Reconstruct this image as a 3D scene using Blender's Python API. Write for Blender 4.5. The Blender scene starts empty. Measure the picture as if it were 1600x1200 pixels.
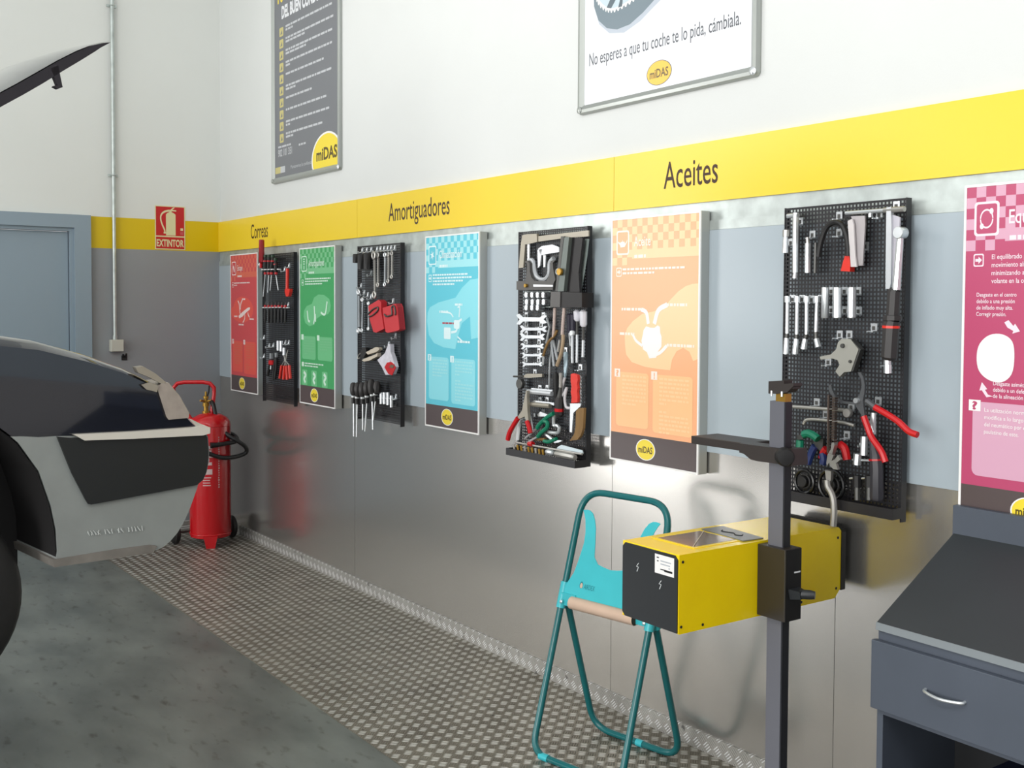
import bpy, math, random
from mathutils import Vector, Matrix
from mathutils.geometry import tessellate_polygon
random.seed(7)
scene = bpy.context.scene
COL = scene.collection

# ------------------------------------------------------------------ camera
# World axes: +x runs along the tool wall towards the viewer's right, the tool
# wall is the plane y = 0, the back wall is x = 0, the floor is z = 0 (metres).
F_PX, CX, CY = 1700.0, 793.05, 542.335
PITCH, ROLL, YAW = -0.0390, 0.0045, 0.9574
CAM = Vector((7.5558, -2.8084, 1.606))
ROT = (Matrix.Rotation(YAW, 3, 'Z') @ Matrix.Rotation(math.pi / 2 + PITCH, 3, 'X') @ Matrix.Rotation(ROLL, 3, 'Z'))
cam_data = bpy.data.cameras.new('camera')
cam_data.sensor_fit = 'HORIZONTAL'
cam_data.sensor_width = 36.0
cam_data.lens = F_PX / 1600 * 36.0
cam_data.shift_x = (800 - CX) / 1600
cam_data.shift_y = (CY - 600) / 1600
cam_data.clip_start = 0.05
cam_obj = bpy.data.objects.new('camera', cam_data)
cam_obj.matrix_world = Matrix.Translation(CAM) @ ROT.to_4x4()
COL.objects.link(cam_obj)
scene.camera = cam_obj

def ray(px, py):
    return ROT @ Vector(((px - CX) / F_PX, -(py - CY) / F_PX, -1.0))
def on_wall(px, py, d=0.0):            # survey a point seen on the plane y = -d
    r = ray(px, py); t = (-d - CAM.y) / r.y
    return CAM + r * t
def on_back(px, py, d=0.0):            # ... on the plane x = d
    r = ray(px, py); t = (d - CAM.x) / r.x
    return CAM + r * t

# ------------------------------------------------------------------ materials
def lin(c):
    if isinstance(c, str):
        c = c.lstrip('#'); c = tuple(int(c[i:i + 2], 16) for i in (0, 2, 4))
    return tuple(((v / 255) / 12.92 if v / 255 <= 0.04045 else ((v / 255 + 0.055) / 1.055) ** 2.4) for v in c) + (1.0,)
MATS = {}
def mat(name, color, rough=0.5, metal=0.0, spec=0.5, noise=0.0, nscale=6.0, coat=0.0, bump=0.0, bscale=60.0, stretch=(1, 1, 1)):
    if name in MATS: return MATS[name]
    m = bpy.data.materials.new(name); m.use_nodes = True
    nt = m.node_tree; b = nt.nodes['Principled BSDF']
    c = lin(color)
    b.inputs['Base Color'].default_value = c
    b.inputs['Roughness'].default_value = rough
    b.inputs['Metallic'].default_value = metal
    b.inputs['Specular IOR Level'].default_value = spec
    b.inputs['Coat Weight'].default_value = coat
    tc = mp = None
    if noise or bump:
        tc = nt.nodes.new('ShaderNodeTexCoord'); mp = nt.nodes.new('ShaderNodeMapping')
        mp.inputs['Scale'].default_value = stretch
        nt.links.new(tc.outputs['Object'], mp.inputs['Vector'])
    if noise:
        n = nt.nodes.new('ShaderNodeTexNoise'); n.inputs['Scale'].default_value = nscale
        n.inputs['Detail'].default_value = 6
        r = nt.nodes.new('ShaderNodeValToRGB')
        r.color_ramp.elements[0].position = 0.3; r.color_ramp.elements[1].position = 0.7
        k0, k1 = 1 - noise, 1 + noise * 0.6
        r.color_ramp.elements[0].color = tuple(min(1, v * k0) for v in c[:3]) + (1,)
        r.color_ramp.elements[1].color = tuple(min(1, v * k1) for v in c[:3]) + (1,)
        nt.links.new(mp.outputs['Vector'], n.inputs['Vector'])
        nt.links.new(n.outputs['Fac'], r.inputs['Fac'])
        nt.links.new(r.outputs['Color'], b.inputs['Base Color'])
    if bump:
        n = nt.nodes.new('ShaderNodeTexNoise'); n.inputs['Scale'].default_value = bscale
        n.inputs['Detail'].default_value = 3
        bp = nt.nodes.new('ShaderNodeBump'); bp.inputs['Strength'].default_value = bump
        bp.inputs['Distance'].default_value = 0.01
        nt.links.new(mp.outputs['Vector'], n.inputs['Vector'])
        nt.links.new(n.outputs['Fac'], bp.inputs['Height'])
        nt.links.new(bp.outputs['Normal'], b.inputs['Normal'])
    MATS[name] = m
    return m

def math_node(nt, op, a, b=None, c=None):
    n = nt.nodes.new('ShaderNodeMath'); n.operation = op
    for i, v in enumerate((a, b, c)):
        if v is None: continue
        if isinstance(v, (int, float)): n.inputs[i].default_value = v
        else: nt.links.new(v, n.inputs[i])
    return n.outputs[0]

def tread_material(name, axes, pitch=0.036, metal=0.5, base='#918b7d', hi='#fbfaf4', lo='#665f52'):
    """Five-bar aluminium tread plate: groups of short bars turned alternately by 90 degrees."""
    m = bpy.data.materials.new(name); m.use_nodes = True
    nt = m.node_tree; b = nt.nodes['Principled BSDF']
    tc = nt.nodes.new('ShaderNodeTexCoord'); sep = nt.nodes.new('ShaderNodeSeparateXYZ')
    nt.links.new(tc.outputs['Object'], sep.inputs[0])
    X = sep.outputs[axes[0]]; Y = sep.outputs[axes[1]]
    M = lambda *a: math_node(nt, *a)
    u = M('DIVIDE', M('ADD', X, Y), pitch * 1.4142)
    v = M('DIVIDE', M('SUBTRACT', X, Y), pitch * 1.4142)
    par = M('MODULO', M('ABSOLUTE', M('ADD', M('FLOOR', u), M('FLOOR', v))), 2.0)
    fu, fv = M('FRACT', u), M('FRACT', v)
    along = M('ADD', M('MULTIPLY', fu, par), M('MULTIPLY', fv, M('SUBTRACT', 1.0, par)))
    across = M('ADD', M('MULTIPLY', fv, par), M('MULTIPLY', fu, M('SUBTRACT', 1.0, par)))
    bars = M('SINE', M('MULTIPLY', across, 2 * math.pi * 4))
    bars = M('MAXIMUM', M('ADD', M('MULTIPLY', bars, 0.9), 0.25), 0.0)
    edge = M('MULTIPLY', M('SMOOTH_MIN', M('MULTIPLY', along, 5.0), M('MULTIPLY', M('SUBTRACT', 1.0, along), 5.0), 0.2), 1.0)
    h = M('MULTIPLY', bars, M('MINIMUM', M('MAXIMUM', M('SUBTRACT', edge, 0.35), 0.0), 1.0))
    bp = nt.nodes.new('ShaderNodeBump'); bp.inputs['Strength'].default_value = 0.85; bp.inputs['Distance'].default_value = 0.003
    nt.links.new(h, bp.inputs['Height']); nt.links.new(bp.outputs['Normal'], b.inputs['Normal'])
    no = nt.nodes.new('ShaderNodeTexNoise'); no.inputs['Scale'].default_value = 5.0; no.inputs['Detail'].default_value = 8
    nt.links.new(tc.outputs['Object'], no.inputs['Vector'])
    no2 = nt.nodes.new('ShaderNodeTexNoise'); no2.inputs['Scale'].default_value = 24.0; no2.inputs['Detail'].default_value = 3
    nt.links.new(tc.outputs['Object'], no2.inputs['Vector'])
    spot = nt.nodes.new('ShaderNodeValToRGB')
    spot.color_ramp.elements[0].position = 0.27; spot.color_ramp.elements[0].color = (0.35, 0.35, 0.35, 1)
    spot.color_ramp.elements[1].position = 0.33; spot.color_ramp.elements[1].color = (1, 1, 1, 1)
    nt.links.new(no2.outputs['Fac'], spot.inputs['Fac'])
    mix = nt.nodes.new('ShaderNodeMix'); mix.data_type = 'RGBA'
    mix.inputs['A'].default_value = lin(lo); mix.inputs['B'].default_value = lin(base)
    nt.links.new(M('MULTIPLY_ADD', no.outputs['Fac'], 1.6, -0.25), mix.inputs['Factor'])
    # glint painted into the colour of one family of bars only: from afar the plate reads as a lozenge grid
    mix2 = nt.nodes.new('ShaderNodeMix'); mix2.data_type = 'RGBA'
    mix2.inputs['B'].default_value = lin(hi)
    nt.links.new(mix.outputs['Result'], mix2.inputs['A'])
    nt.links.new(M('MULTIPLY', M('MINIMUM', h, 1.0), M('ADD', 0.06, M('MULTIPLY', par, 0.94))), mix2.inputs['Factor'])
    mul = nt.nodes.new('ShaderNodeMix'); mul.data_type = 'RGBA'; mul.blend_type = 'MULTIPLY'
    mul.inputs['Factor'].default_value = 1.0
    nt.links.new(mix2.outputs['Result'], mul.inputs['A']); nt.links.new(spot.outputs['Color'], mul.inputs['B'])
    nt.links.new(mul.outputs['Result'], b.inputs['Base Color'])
    b.inputs['Metallic'].default_value = metal; b.inputs['Roughness'].default_value = 0.42
    MATS[name] = m
    return m

def perforated_material(name, color, pitch=0.0127, hole=0.56):
    """Black sheet with a square grid of punched holes one can see through."""
    m = bpy.data.materials.new(name); m.use_nodes = True
    nt = m.node_tree; b = nt.nodes['Principled BSDF']; out = nt.nodes['Material Output']
    b.inputs['Base Color'].default_value = lin(color); b.inputs['Roughness'].default_value = 0.45
    tc = nt.nodes.new('ShaderNodeTexCoord'); sep = nt.nodes.new('ShaderNodeSeparateXYZ')
    nt.links.new(tc.outputs['Object'], sep.inputs[0])
    M = lambda *a: math_node(nt, *a)
    def inside(s):
        f = M('FRACT', M('DIVIDE', M('ADD', s, 100 * pitch), pitch))
        return M('LESS_THAN', M('ABSOLUTE', M('SUBTRACT', f, 0.5)), hole / 2)
    mask = M('MULTIPLY', inside(sep.outputs[0]), inside(sep.outputs[2]))
    tr = nt.nodes.new('ShaderNodeBsdfTransparent'); mx = nt.nodes.new('ShaderNodeMixShader')
    nt.links.new(mask, mx.inputs[0]); nt.links.new(b.outputs[0], mx.inputs[1]); nt.links.new(tr.outputs[0], mx.inputs[2])
    nt.links.new(mx.outputs[0], out.inputs['Surface'])
    MATS[name] = m
    return m

# ------------------------------------------------------------------ mesh builder
class MB:
    def __init__(self): self.v = []; self.f = []; self.m = []; self.s = []; self.mats = []
    def mi(self, m):
        if m not in self.mats: self.mats.append(m)
        return self.mats.index(m)
    def add(self, vs, fs, m, smooth=False):
        o = len(self.v); k = self.mi(m)
        self.v += [tuple(p) for p in vs]
        for f in fs:
            self.f.append([o + i for i in f]); self.m.append(k); self.s.append(smooth)
        return self
    def box(self, x0, x1, y0, y1, z0, z1, m):
        vs = [(x, y, z) for x in (x0, x1) for y in (y0, y1) for z in (z0, z1)]
        return self.add(vs, [(0, 1, 3, 2), (4, 6, 7, 5), (0, 4, 5, 1), (2, 3, 7, 6), (0, 2, 6, 4), (1, 5, 7, 3)], m)
    def obox(self, M4, sx, sy, sz, m):
        vs = [M4 @ Vector((x * sx / 2, y * sy / 2, z * sz / 2)) for x in (-1, 1) for y in (-1, 1) for z in (-1, 1)]
        return self.add(vs, [(0, 1, 3, 2), (4, 6, 7, 5), (0, 4, 5, 1), (2, 3, 7, 6), (0, 2, 6, 4), (1, 5, 7, 3)], m)
    def poly(self, pts, m):                       # flat polygon, concave allowed
        pts = [Vector(p) for p in pts]
        tris = tessellate_polygon([pts])
        return self.add(pts, [tuple(t) for t in tris], m)
    def prism(self, front, back, m):              # two matching outlines + the rim between
        n = len(front); front = [Vector(p) for p in front]; back = [Vector(p) for p in back]
        tris = [tuple(t) for t in tessellate_polygon([front])]
        self.add(front + back, tris + [tuple(n + i for i in reversed(t)) for t in tris], m)
        self.add(front + back, [(i, (i + 1) % n, n + (i + 1) % n, n + i) for i in range(n)], m)
        return self
    def tube(self, pts, r, m, seg=10, closed=False, cap=True):
        pts = [Vector(p) for p in pts]; n = len(pts)
        rr = list(r) if isinstance(r, (list, tuple)) else [r] * n
        t0 = (pts[1] - pts[0]).normalized()
        up = Vector((0, 0, 1)) if abs(t0.z) < 0.9 else Vector((0, 1, 0))
        a = t0.cross(up).normalized()
        vs = []
        for i, p in enumerate(pts):
            if closed: t = (pts[(i + 1) % n] - pts[i - 1]).normalized()
            elif i == 0: t = t0
            elif i == n - 1: t = (pts[-1] - pts[-2]).normalized()
            else: t = ((pts[i + 1] - p).normalized() + (p - pts[i - 1]).normalized()).normalized()
            a = (a - t * a.dot(t)).normalized(); b = t.cross(a)
            for k in range(seg):
                w = 2 * math.pi * k / seg
                vs.append(p + (a * math.cos(w) + b * math.sin(w)) * rr[i])
        fs = []
        for i in range(n if closed else n - 1):
            j = (i + 1) % n
            for k in range(seg):
                l = (k + 1) % seg
                fs.append((i * seg + k, i * seg + l, j * seg + l, j * seg + k))
        if cap and not closed:
            fs.append(tuple(reversed(range(seg)))); fs.append(tuple(range((n - 1) * seg, n * seg)))
        return self.add(vs, fs, m, True)
    def lathe(self, base, axis, prof, m, seg=24):  # prof = [(distance along axis, radius)]
        base = Vector(base); axis = Vector(axis).normalized()
        return self.tube_raw([base + axis * d for d, _ in prof], [r for _, r in prof], axis, m, seg)
    def tube_raw(self, pts, rr, axis, m, seg):
        up = Vector((0, 0, 1)) if abs(axis.z) < 0.9 else Vector((0, 1, 0))
        a = axis.cross(up).normalized(); b = axis.cross(a)
        vs = [p + (a * math.cos(2 * math.pi * k / seg) + b * math.sin(2 * math.pi * k / seg)) * max(r, 1e-5) for p, r in zip(pts, rr) for k in range(seg)]
        n = len(pts)
        fs = [(i * seg + k, i * seg + (k + 1) % seg, (i + 1) * seg + (k + 1) % seg, (i + 1) * seg + k) for i in range(n - 1) for k in range(seg)]
        fs += [tuple(reversed(range(seg))), tuple(range((n - 1) * seg, n * seg))]
        return self.add(vs, fs, m, True)
    def ring(self, c, axis, R, r, m, seg=24, ts=8):
        c = Vector(c); axis = Vector(axis).normalized()
        up = Vector((0, 0, 1)) if abs(axis.z) < 0.9 else Vector((0, 1, 0))
        a = axis.cross(up).normalized(); b = axis.cross(a)
        return self.tube([c + (a * math.cos(2 * math.pi * k / seg) + b * math.sin(2 * math.pi * k / seg)) * R for k in range(seg)], r, m, ts, True)
    def text(self, s, place, m, bold=0.0):
        """Lettering: place(tx, ty) maps font units (cap height about 0.7) to a world point."""
        cu = bpy.data.curves.new('lettering', 'FONT'); cu.body = s; cu.size = 1.0; cu.offset = bold
        cu.resolution_u = 3
        o = bpy.data.objects.new('lettering', cu)
        me = bpy.data.meshes.new_from_object(o)
        xs = [v.co.x for v in me.vertices]
        x0, x1 = (min(xs), max(xs)) if xs else (0, 1)
        vs = [place((v.co.x - x0) / max(1e-6, x1 - x0), v.co.y) for v in me.vertices]
        self.add(vs, [tuple(p.vertices) for p in me.polygons], m)
        bpy.data.objects.remove(o); bpy.data.meshes.remove(me); bpy.data.curves.remove(cu)
        return self

def root_of(o):
    while o.parent: o = o.parent
    return o
def tag(o, label=None, cat=None, group=None, kind=None):
    if label: o['label'] = label
    if cat: o['category'] = cat
    if group: o['group'] = group
    if kind: o['kind'] = kind
    return o
def empty(name, loc, label, cat, group=None):
    o = bpy.data.objects.new(name, None); o.empty_display_size = 0.05
    o.location = loc; COL.objects.link(o)
    return tag(o, label, cat, group)
def build(name, mb, parent=None, label=None, cat=None, group=None, kind=None, bevel=0.0, origin=None):
    if parent is not None: org = root_of(parent).location.copy()
    elif origin is not None: org = Vector(origin)
    else:
        xs = [p[0] for p in mb.v]; ys = [p[1] for p in mb.v]; zs = [p[2] for p in mb.v]
        org = Vector(((min(xs) + max(xs)) / 2, (min(ys) + max(ys)) / 2, min(zs)))
    me = bpy.data.meshes.new(name)
    me.from_pydata([(p[0] - org.x, p[1] - org.y, p[2] - org.z) for p in mb.v], [], mb.f)
    for m in mb.mats: me.materials.append(m)
    me.polygons.foreach_set('material_index', mb.m)
    me.polygons.foreach_set('use_smooth', mb.s)
    me.update()
    if any(mb.s): me.set_sharp_from_angle(angle=math.radians(40))
    o = bpy.data.objects.new(name, me); COL.objects.link(o)
    if parent is not None: o.parent = parent
    else: o.location = org
    if bevel:
        b = o.modifiers.new('edge', 'BEVEL'); b.width = bevel; b.segments = 2; b.limit_method = 'ANGLE'; b.angle_limit = math.radians(40)
        b.harden_normals = False
    return tag(o, label, cat, group, kind)

def arc(c, r, a0, a1, n):                        # 2-D arc points
    return [(c[0] + r * math.cos(math.radians(a0 + (a1 - a0) * i / n)), c[1] + r * math.sin(math.radians(a0 + (a1 - a0) * i / n))) for i in range(n + 1)]
def rrect(u0, v0, u1, v1, ru, rv, n=4):          # rounded rectangle outline in (u, v)
    out = []
    for cx, cy, a in ((u1 - ru, v0 + rv, -90), (u1 - ru, v1 - rv, 0), (u0 + ru, v1 - rv, 90), (u0 + ru, v0 + rv, 180)):
        for i in range(n + 1):
            w = math.radians(a + 90 * i / n)
            out.append((cx + ru * math.cos(w), cy + rv * math.sin(w)))
    return out
def smooth_path(pts, n=6):                       # Catmull-Rom through 2-D or 3-D points
    P = [Vector(p) for p in pts]
    if len(P) < 3: return P
    P = [P[0] * 2 - P[1]] + P + [P[-1] * 2 - P[-2]]
    out = []
    for i in range(1, len(P) - 2):
        p0, p1, p2, p3 = P[i - 1:i + 3]
        for k in range(n):
            t = k / n
            out.append(0.5 * ((2 * p1) + (p2 - p0) * t + (2 * p0 - 5 * p1 + 4 * p2 - p3) * t * t + (3 * p1 - p0 - 3 * p2 + p3) * t ** 3))
    out.append(P[-2])
    return out

# palette -----------------------------------------------------------
WHITE_WALL = mat('white_wall_paint', '#dadcda', 0.55, noise=0.03, nscale=1.2, bump=0.03, bscale=120)
BACK_WHITE = mat('white_back_wall_paint', '#e4e6e2', 0.6, noise=0.03, nscale=1.0, bump=0.03, bscale=120)
GREY_PAINT = mat('grey_wall_paint', '#95989c', 0.42, noise=0.05, nscale=1.5)
YELLOW_PAINT = mat('yellow_wall_paint', '#e0c000', 0.4)
YELLOW_BAND = mat('yellow_sign_panel', '#f3d232', 0.3, noise=0.03, nscale=1.0)
PANEL_BLUE = mat('blue_grey_panel', '#adb9c1', 0.28, noise=0.05, nscale=1.0)
GALV = mat('galvanised_steel', '#c3cbc8', 0.38, 0.55, noise=0.2, nscale=14)
DOOR_PAINT = mat('blue_grey_door_paint', '#8f9fab', 0.45)
LETTER = mat('brown_lettering', '#3a1e0a', 0.5)
BLACK_SHEET = mat('black_powder_coat', '#1d1c20', 0.4)
PERF = perforated_material('perforated_black_sheet', '#19181c')
CHROME = mat('chrome_tool_steel', '#dfe3e6', 0.28, 0.75)
STEEL = mat('tool_steel', '#b4b2ad', 0.38, 0.7)
DARK_STEEL = mat('dark_tool_steel', '#565654', 0.42, 0.6)
BLACK_RUBBER = mat('black_rubber', '#161516', 0.55)
DARK_GRIP = mat('dark_grey_grip', '#2f2c2c', 0.5)
RED_PLASTIC = mat('red_plastic', '#c8141c', 0.35)
RED_BRIGHT = mat('bright_red_plastic', '#e23022', 0.4)
GREEN_PLASTIC = mat('green_plastic', '#0d7a5c', 0.4)
BLUE_PLASTIC = mat('blue_plastic', '#24356e', 0.4)
CREAM = mat('cream_plastic', '#cfc4b2', 0.5)
BRASS = mat('brass', '#b08a3c', 0.35, 0.7)
PLASTIC_WHITE = mat('white_plastic', '#eef1f2', 0.4)
WOOD = mat('brown_wood', '#86663a', 0.55, noise=0.3, nscale=20, stretch=(1, 1, 0.2))
# ------------------------------------------------------------------ room shell
def structure(name, mb, parent=None, bevel=0.0, origin=(0, 0, 0)):
    return build(name, mb, parent, kind=None if parent else 'structure', bevel=bevel, origin=None if parent else origin)

# floor: grey-green sealed concrete
def floor_material():
    m = bpy.data.materials.new('sealed_concrete'); m.use_nodes = True
    nt = m.node_tree; b = nt.nodes['Principled BSDF']
    tc = nt.nodes.new('ShaderNodeTexCoord')
    def noise(sc, det, stretch=(1, 1, 1)):
        mp = nt.nodes.new('ShaderNodeMapping'); mp.inputs['Scale'].default_value = stretch
        mp.inputs['Rotation'].default_value = (0, 0, 0.9)
        nt.links.new(tc.outputs['Object'], mp.inputs['Vector'])
        n = nt.nodes.new('ShaderNodeTexNoise'); n.inputs['Scale'].default_value = sc; n.inputs['Detail'].default_value = det
        nt.links.new(mp.outputs['Vector'], n.inputs['Vector'])
        return n.outputs['Fac']
    r1 = nt.nodes.new('ShaderNodeValToRGB')
    r1.color_ramp.elements[0].position = 0.3; r1.color_ramp.elements[0].color = lin('#5e625f')
    r1.color_ramp.elements[1].position = 0.72; r1.color_ramp.elements[1].color = lin('#7d817c')
    nt.links.new(noise(2.2, 9, (1, 2.2, 1)), r1.inputs['Fac'])
    r2 = nt.nodes.new('ShaderNodeValToRGB')
    r2.color_ramp.elements[0].position = 0.27; r2.color_ramp.elements[0].color = (0.42, 0.36, 0.34, 1)
    r2.color_ramp.elements[1].position = 0.42; r2.color_ramp.elements[1].color = (1, 1, 1, 1)
    nt.links.new(noise(9, 6, (1, 2.5, 1)), r2.inputs['Fac'])
    mx = nt.nodes.new('ShaderNodeMix'); mx.data_type = 'RGBA'; mx.blend_type = 'MULTIPLY'; mx.inputs['Factor'].default_value = 0.85
    nt.links.new(r1.outputs['Color'], mx.inputs['A']); nt.links.new(r2.outputs['Color'], mx.inputs['B'])
    nt.links.new(mx.outputs['Result'], b.inputs['Base Color'])
    rr = nt.nodes.new('ShaderNodeMapRange'); rr.inputs['To Min'].default_value = 0.3; rr.inputs['To Max'].default_value = 0.5
    nt.links.new(noise(5, 4), rr.inputs['Value']); nt.links.new(rr.outputs['Result'], b.inputs['Roughness'])
    return m
FLOOR = floor_material()
structure('floor', MB().box(-0.3, 13.0, -10.0, 0.3, -0.2, 0.0, FLOOR))
structure('ceiling', MB().box(-0.3, 13.0, -10.0, 0.3, 5.4, 5.6, mat('ceiling_paint', '#d8dbdc', 0.8)))
structure('wall_right', MB().box(-0.3, 13.0, 0.0, 0.3, 0.0, 5.4, WHITE_WALL))

ZT, ZB = 2.183, 1.972                            # yellow band, top and bottom
wb = MB()
wb.box(-0.3, 0.0, -3.6, 0.0, ZT, 5.4, BACK_WHITE)
wb.box(-0.3, 0.0, -10.0, -9.0, ZT, 5.4, BACK_WHITE)
wb.box(-0.3, 0.0, -9.0, -3.6, 4.001, 5.4, BACK_WHITE)
wb.box(-0.3, 0.0, -0.90, 0.0, ZB, ZT, YELLOW_PAINT)
wb.box(-0.3, 0.0, -0.90, 0.0, 0.0, ZB, GREY_PAINT)
wb.box(-0.3, 0.0, -3.6, -1.95, ZB, ZT, YELLOW_PAINT)
wb.box(-0.3, 0.0, -3.6, -1.95, 0.0, ZB, GREY_PAINT)
wb.box(-0.3, 0.0, -10.0, -9.0, 0.0, ZT, GREY_PAINT)
wb.box(-0.3, 0.0, -9.0, -3.6, 4.0, 4.001, BACK_WHITE)
structure('wall_back', wb)

# far side of the hall, behind the viewer's left: a wall with two vehicle doors standing open
wl = MB()
for a, b_ in ((-0.3, 1.4), (5.0, 6.2), (9.8, 13.0)):
    wl.box(a, b_, -10.2, -10.0, 0.0, 3.9, BACK_WHITE)
wl.box(-0.3, 13.0, -10.2, -10.0, 3.9, 5.4, BACK_WHITE)
structure('wall_left', wl)

# door in the back wall: steel frame, recessed leaf
d = MB()
d.box(-0.02, 0.035, -1.005, -0.90, 0.0, 2.186, DOOR_PAINT)
d.box(-0.02, 0.035, -1.95, -1.845, 0.0, 2.186, DOOR_PAINT)
d.box(-0.02, 0.035, -1.845, -1.005, 2.10, 2.186, DOOR_PAINT)
d.box(-0.06, 0.012, -1.03, -1.005, 0.0, 2.10, DOOR_PAINT)
d.box(-0.06, 0.012, -1.845, -1.82, 0.0, 2.10, DOOR_PAINT)
d.box(-0.06, 0.012, -1.82, -1.03, 2.078, 2.10, DOOR_PAINT)
d.box(-0.1, -0.02, -1.815, -1.035, 0.0, 2.074, DOOR_PAINT)
door = structure('door_1', d)
structure('door_handle', MB().box(-0.02, 0.0, -1.80, -1.76, 0.95, 1.15, CHROME).tube([(0.0, -1.78, 1.05), (0.045, -1.78, 1.05), (0.05, -1.74, 1.05), (0.05, -1.66, 1.05)], 0.01, CHROME), door)

# ---- tool wall: yellow lettered band, galvanised rail, backing panel, steel wainscot
SEAM = on_wall(964, 300).x
band = MB()
xs = [0.0, on_wall(562, 330).x, SEAM, 9.5]
band = MB()
for a, b_ in zip(xs, xs[1:]):
    band.box(a + 0.0012, b_ - 0.0012, -0.016, -0.0005, ZB, ZT, YELLOW_BAND)
trim1 = structure('trim_1', band)
def band_text(s, x0p, x1p, basep, topp):
    """x0p/x1p: left and right ends, basep/topp: foot and head of the first capital, as surveyed on the band."""
    y = 0.0165
    A = on_wall(*x0p, y); B = on_wall(*x1p, y); zb = on_wall(*basep, y).z; zt = on_wall(*topp, y).z
    mb = MB()
    mb.text(s, lambda tx, ty: (A.x + (B.x - A.x) * tx, -y, zb + (zt - zb) * ty / 0.73), LETTER, 0.004)
    build('lettering', mb, trim1)
band_text('Correas', (392, 373), (418.5, 369), (393, 373), (394, 349.5))
band_text('Amortiguadores', (607, 346), (702.4, 334), (607, 346), (610, 316))
band_text('Aceites', (1037, 295), (1121.5, 284), (1037, 295), (1044, 250.5))

rail = MB()
rail.box(0.0, 9.5, -0.006, -0.0005, 1.905, ZB, GALV)
rail.box(0.0, 9.5, -0.0122, -0.0005, 1.872, 1.905, GALV)
structure('trim_2', rail)
structure('trim_3', MB().box(0.0, 9.5, -0.012, -0.0005, 1.087, 1.8715, PANEL_BLUE))

def steel_sheet():
    m = bpy.data.materials.new('brushed_steel_sheet'); m.use_nodes = True
    nt = m.node_tree; b = nt.nodes['Principled BSDF']
    b.inputs['Metallic'].default_value = 0.85
    b.inputs['Base Color'].default_value = lin('#cdcac5')
    tc = nt.nodes.new('ShaderNodeTexCoord'); mp = nt.nodes.new('ShaderNodeMapping')
    mp.inputs['Scale'].default_value = (0.7, 1, 0.5)
    nt.links.new(tc.outputs['Object'], mp.inputs['Vector'])
    n = nt.nodes.new('ShaderNodeTexNoise'); n.inputs['Scale'].default_value = 0.8; n.inputs['Detail'].default_value = 0
    nt.links.new(mp.outputs['Vector'], n.inputs['Vector'])
    mr = nt.nodes.new('ShaderNodeMapRange'); mr.inputs['To Min'].default_value = 0.17; mr.inputs['To Max'].default_value = 0.25
    nt.links.new(n.outputs['Fac'], mr.inputs['Value']); nt.links.new(mr.outputs['Result'], b.inputs['Roughness'])
    return m
SHEET = steel_sheet()
seams = [0.0, on_wall(556, 740).x, on_wall(958, 800).x, on_wall(1306, 1000).x, 7.4, 9.5]
w = MB()
for a, b_ in zip(seams, seams[1:]):
    w.box(a + 0.0012, b_ - 0.0012, -0.006, -0.0005, 0.0, 1.0865, SHEET)
structure('trim_4', w)

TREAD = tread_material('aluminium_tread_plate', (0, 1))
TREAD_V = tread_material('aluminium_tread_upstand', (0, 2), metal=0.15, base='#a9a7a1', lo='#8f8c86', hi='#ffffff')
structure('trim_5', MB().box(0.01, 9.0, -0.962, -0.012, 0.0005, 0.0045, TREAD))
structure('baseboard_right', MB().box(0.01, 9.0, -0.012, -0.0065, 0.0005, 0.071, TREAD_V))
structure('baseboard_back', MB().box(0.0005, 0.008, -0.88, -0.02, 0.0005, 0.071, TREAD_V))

# ------------------------------------------------------------------ fittings on the back wall
yb = on_back(176, 275).y
t = empty('conduit_pipe', (0.02, yb, 1.36), 'thin galvanised conduit pipe running straight up the back wall beside the door', 'pipe')
build('pipe', MB().tube([(0.022, yb, 1.345), (0.022, yb, 5.38)], 0.0125, GALV, 12), t)
for pz in (on_back(176, 274.5).z, on_back(178, 10.5).z, on_back(176, 274.5).z + 2.2):
    build('clamp', MB().ring((0.022, yb, pz), (0, 0, 1), 0.0155, 0.004, GALV, 16, 6).box(0.0005, 0.012, yb - 0.032, yb + 0.032, pz - 0.008, pz + 0.008, GALV), t)
t = empty('junction_box', (0.03, yb + 0.008, 1.275), 'small beige electrical box at the lower end of the conduit pipe', 'electrical box')
BEIGE = mat('beige_plastic', '#c9c8bd', 0.5)
build('case', MB().box(0.0005, 0.05, yb - 0.035, yb + 0.05, 1.277, 1.358, BEIGE), t, bevel=0.004)
build('lid', MB().box(0.05, 0.056, yb - 0.032, yb + 0.047, 1.28, 1.355, BEIGE), t, bevel=0.002)
build('pipe_gland', MB().tube([(0.022, yb, 1.358), (0.022, yb, 1.385)], 0.017, GALV, 12), t)

pc = on_back(194, 558, 0.0)
t = empty('cable_clip', (0.01, pc.y, pc.z), 'small black plastic clip on the grey back wall below the electrical box', 'clip')
build('base', MB().box(0.0005, 0.008, pc.y - 0.018, pc.y + 0.018, pc.z - 0.02, pc.z + 0.012, BLACK_RUBBER), t)
build('prong', MB().tube([(0.008, pc.y - 0.008, pc.z), (0.02, pc.y - 0.012, pc.z + 0.02)], 0.006, BLACK_RUBBER, 8), t)
build('prong', MB().tube([(0.008, pc.y + 0.008, pc.z), (0.02, pc.y + 0.010, pc.z + 0.024)], 0.006, BLACK_RUBBER, 8), t)

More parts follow.
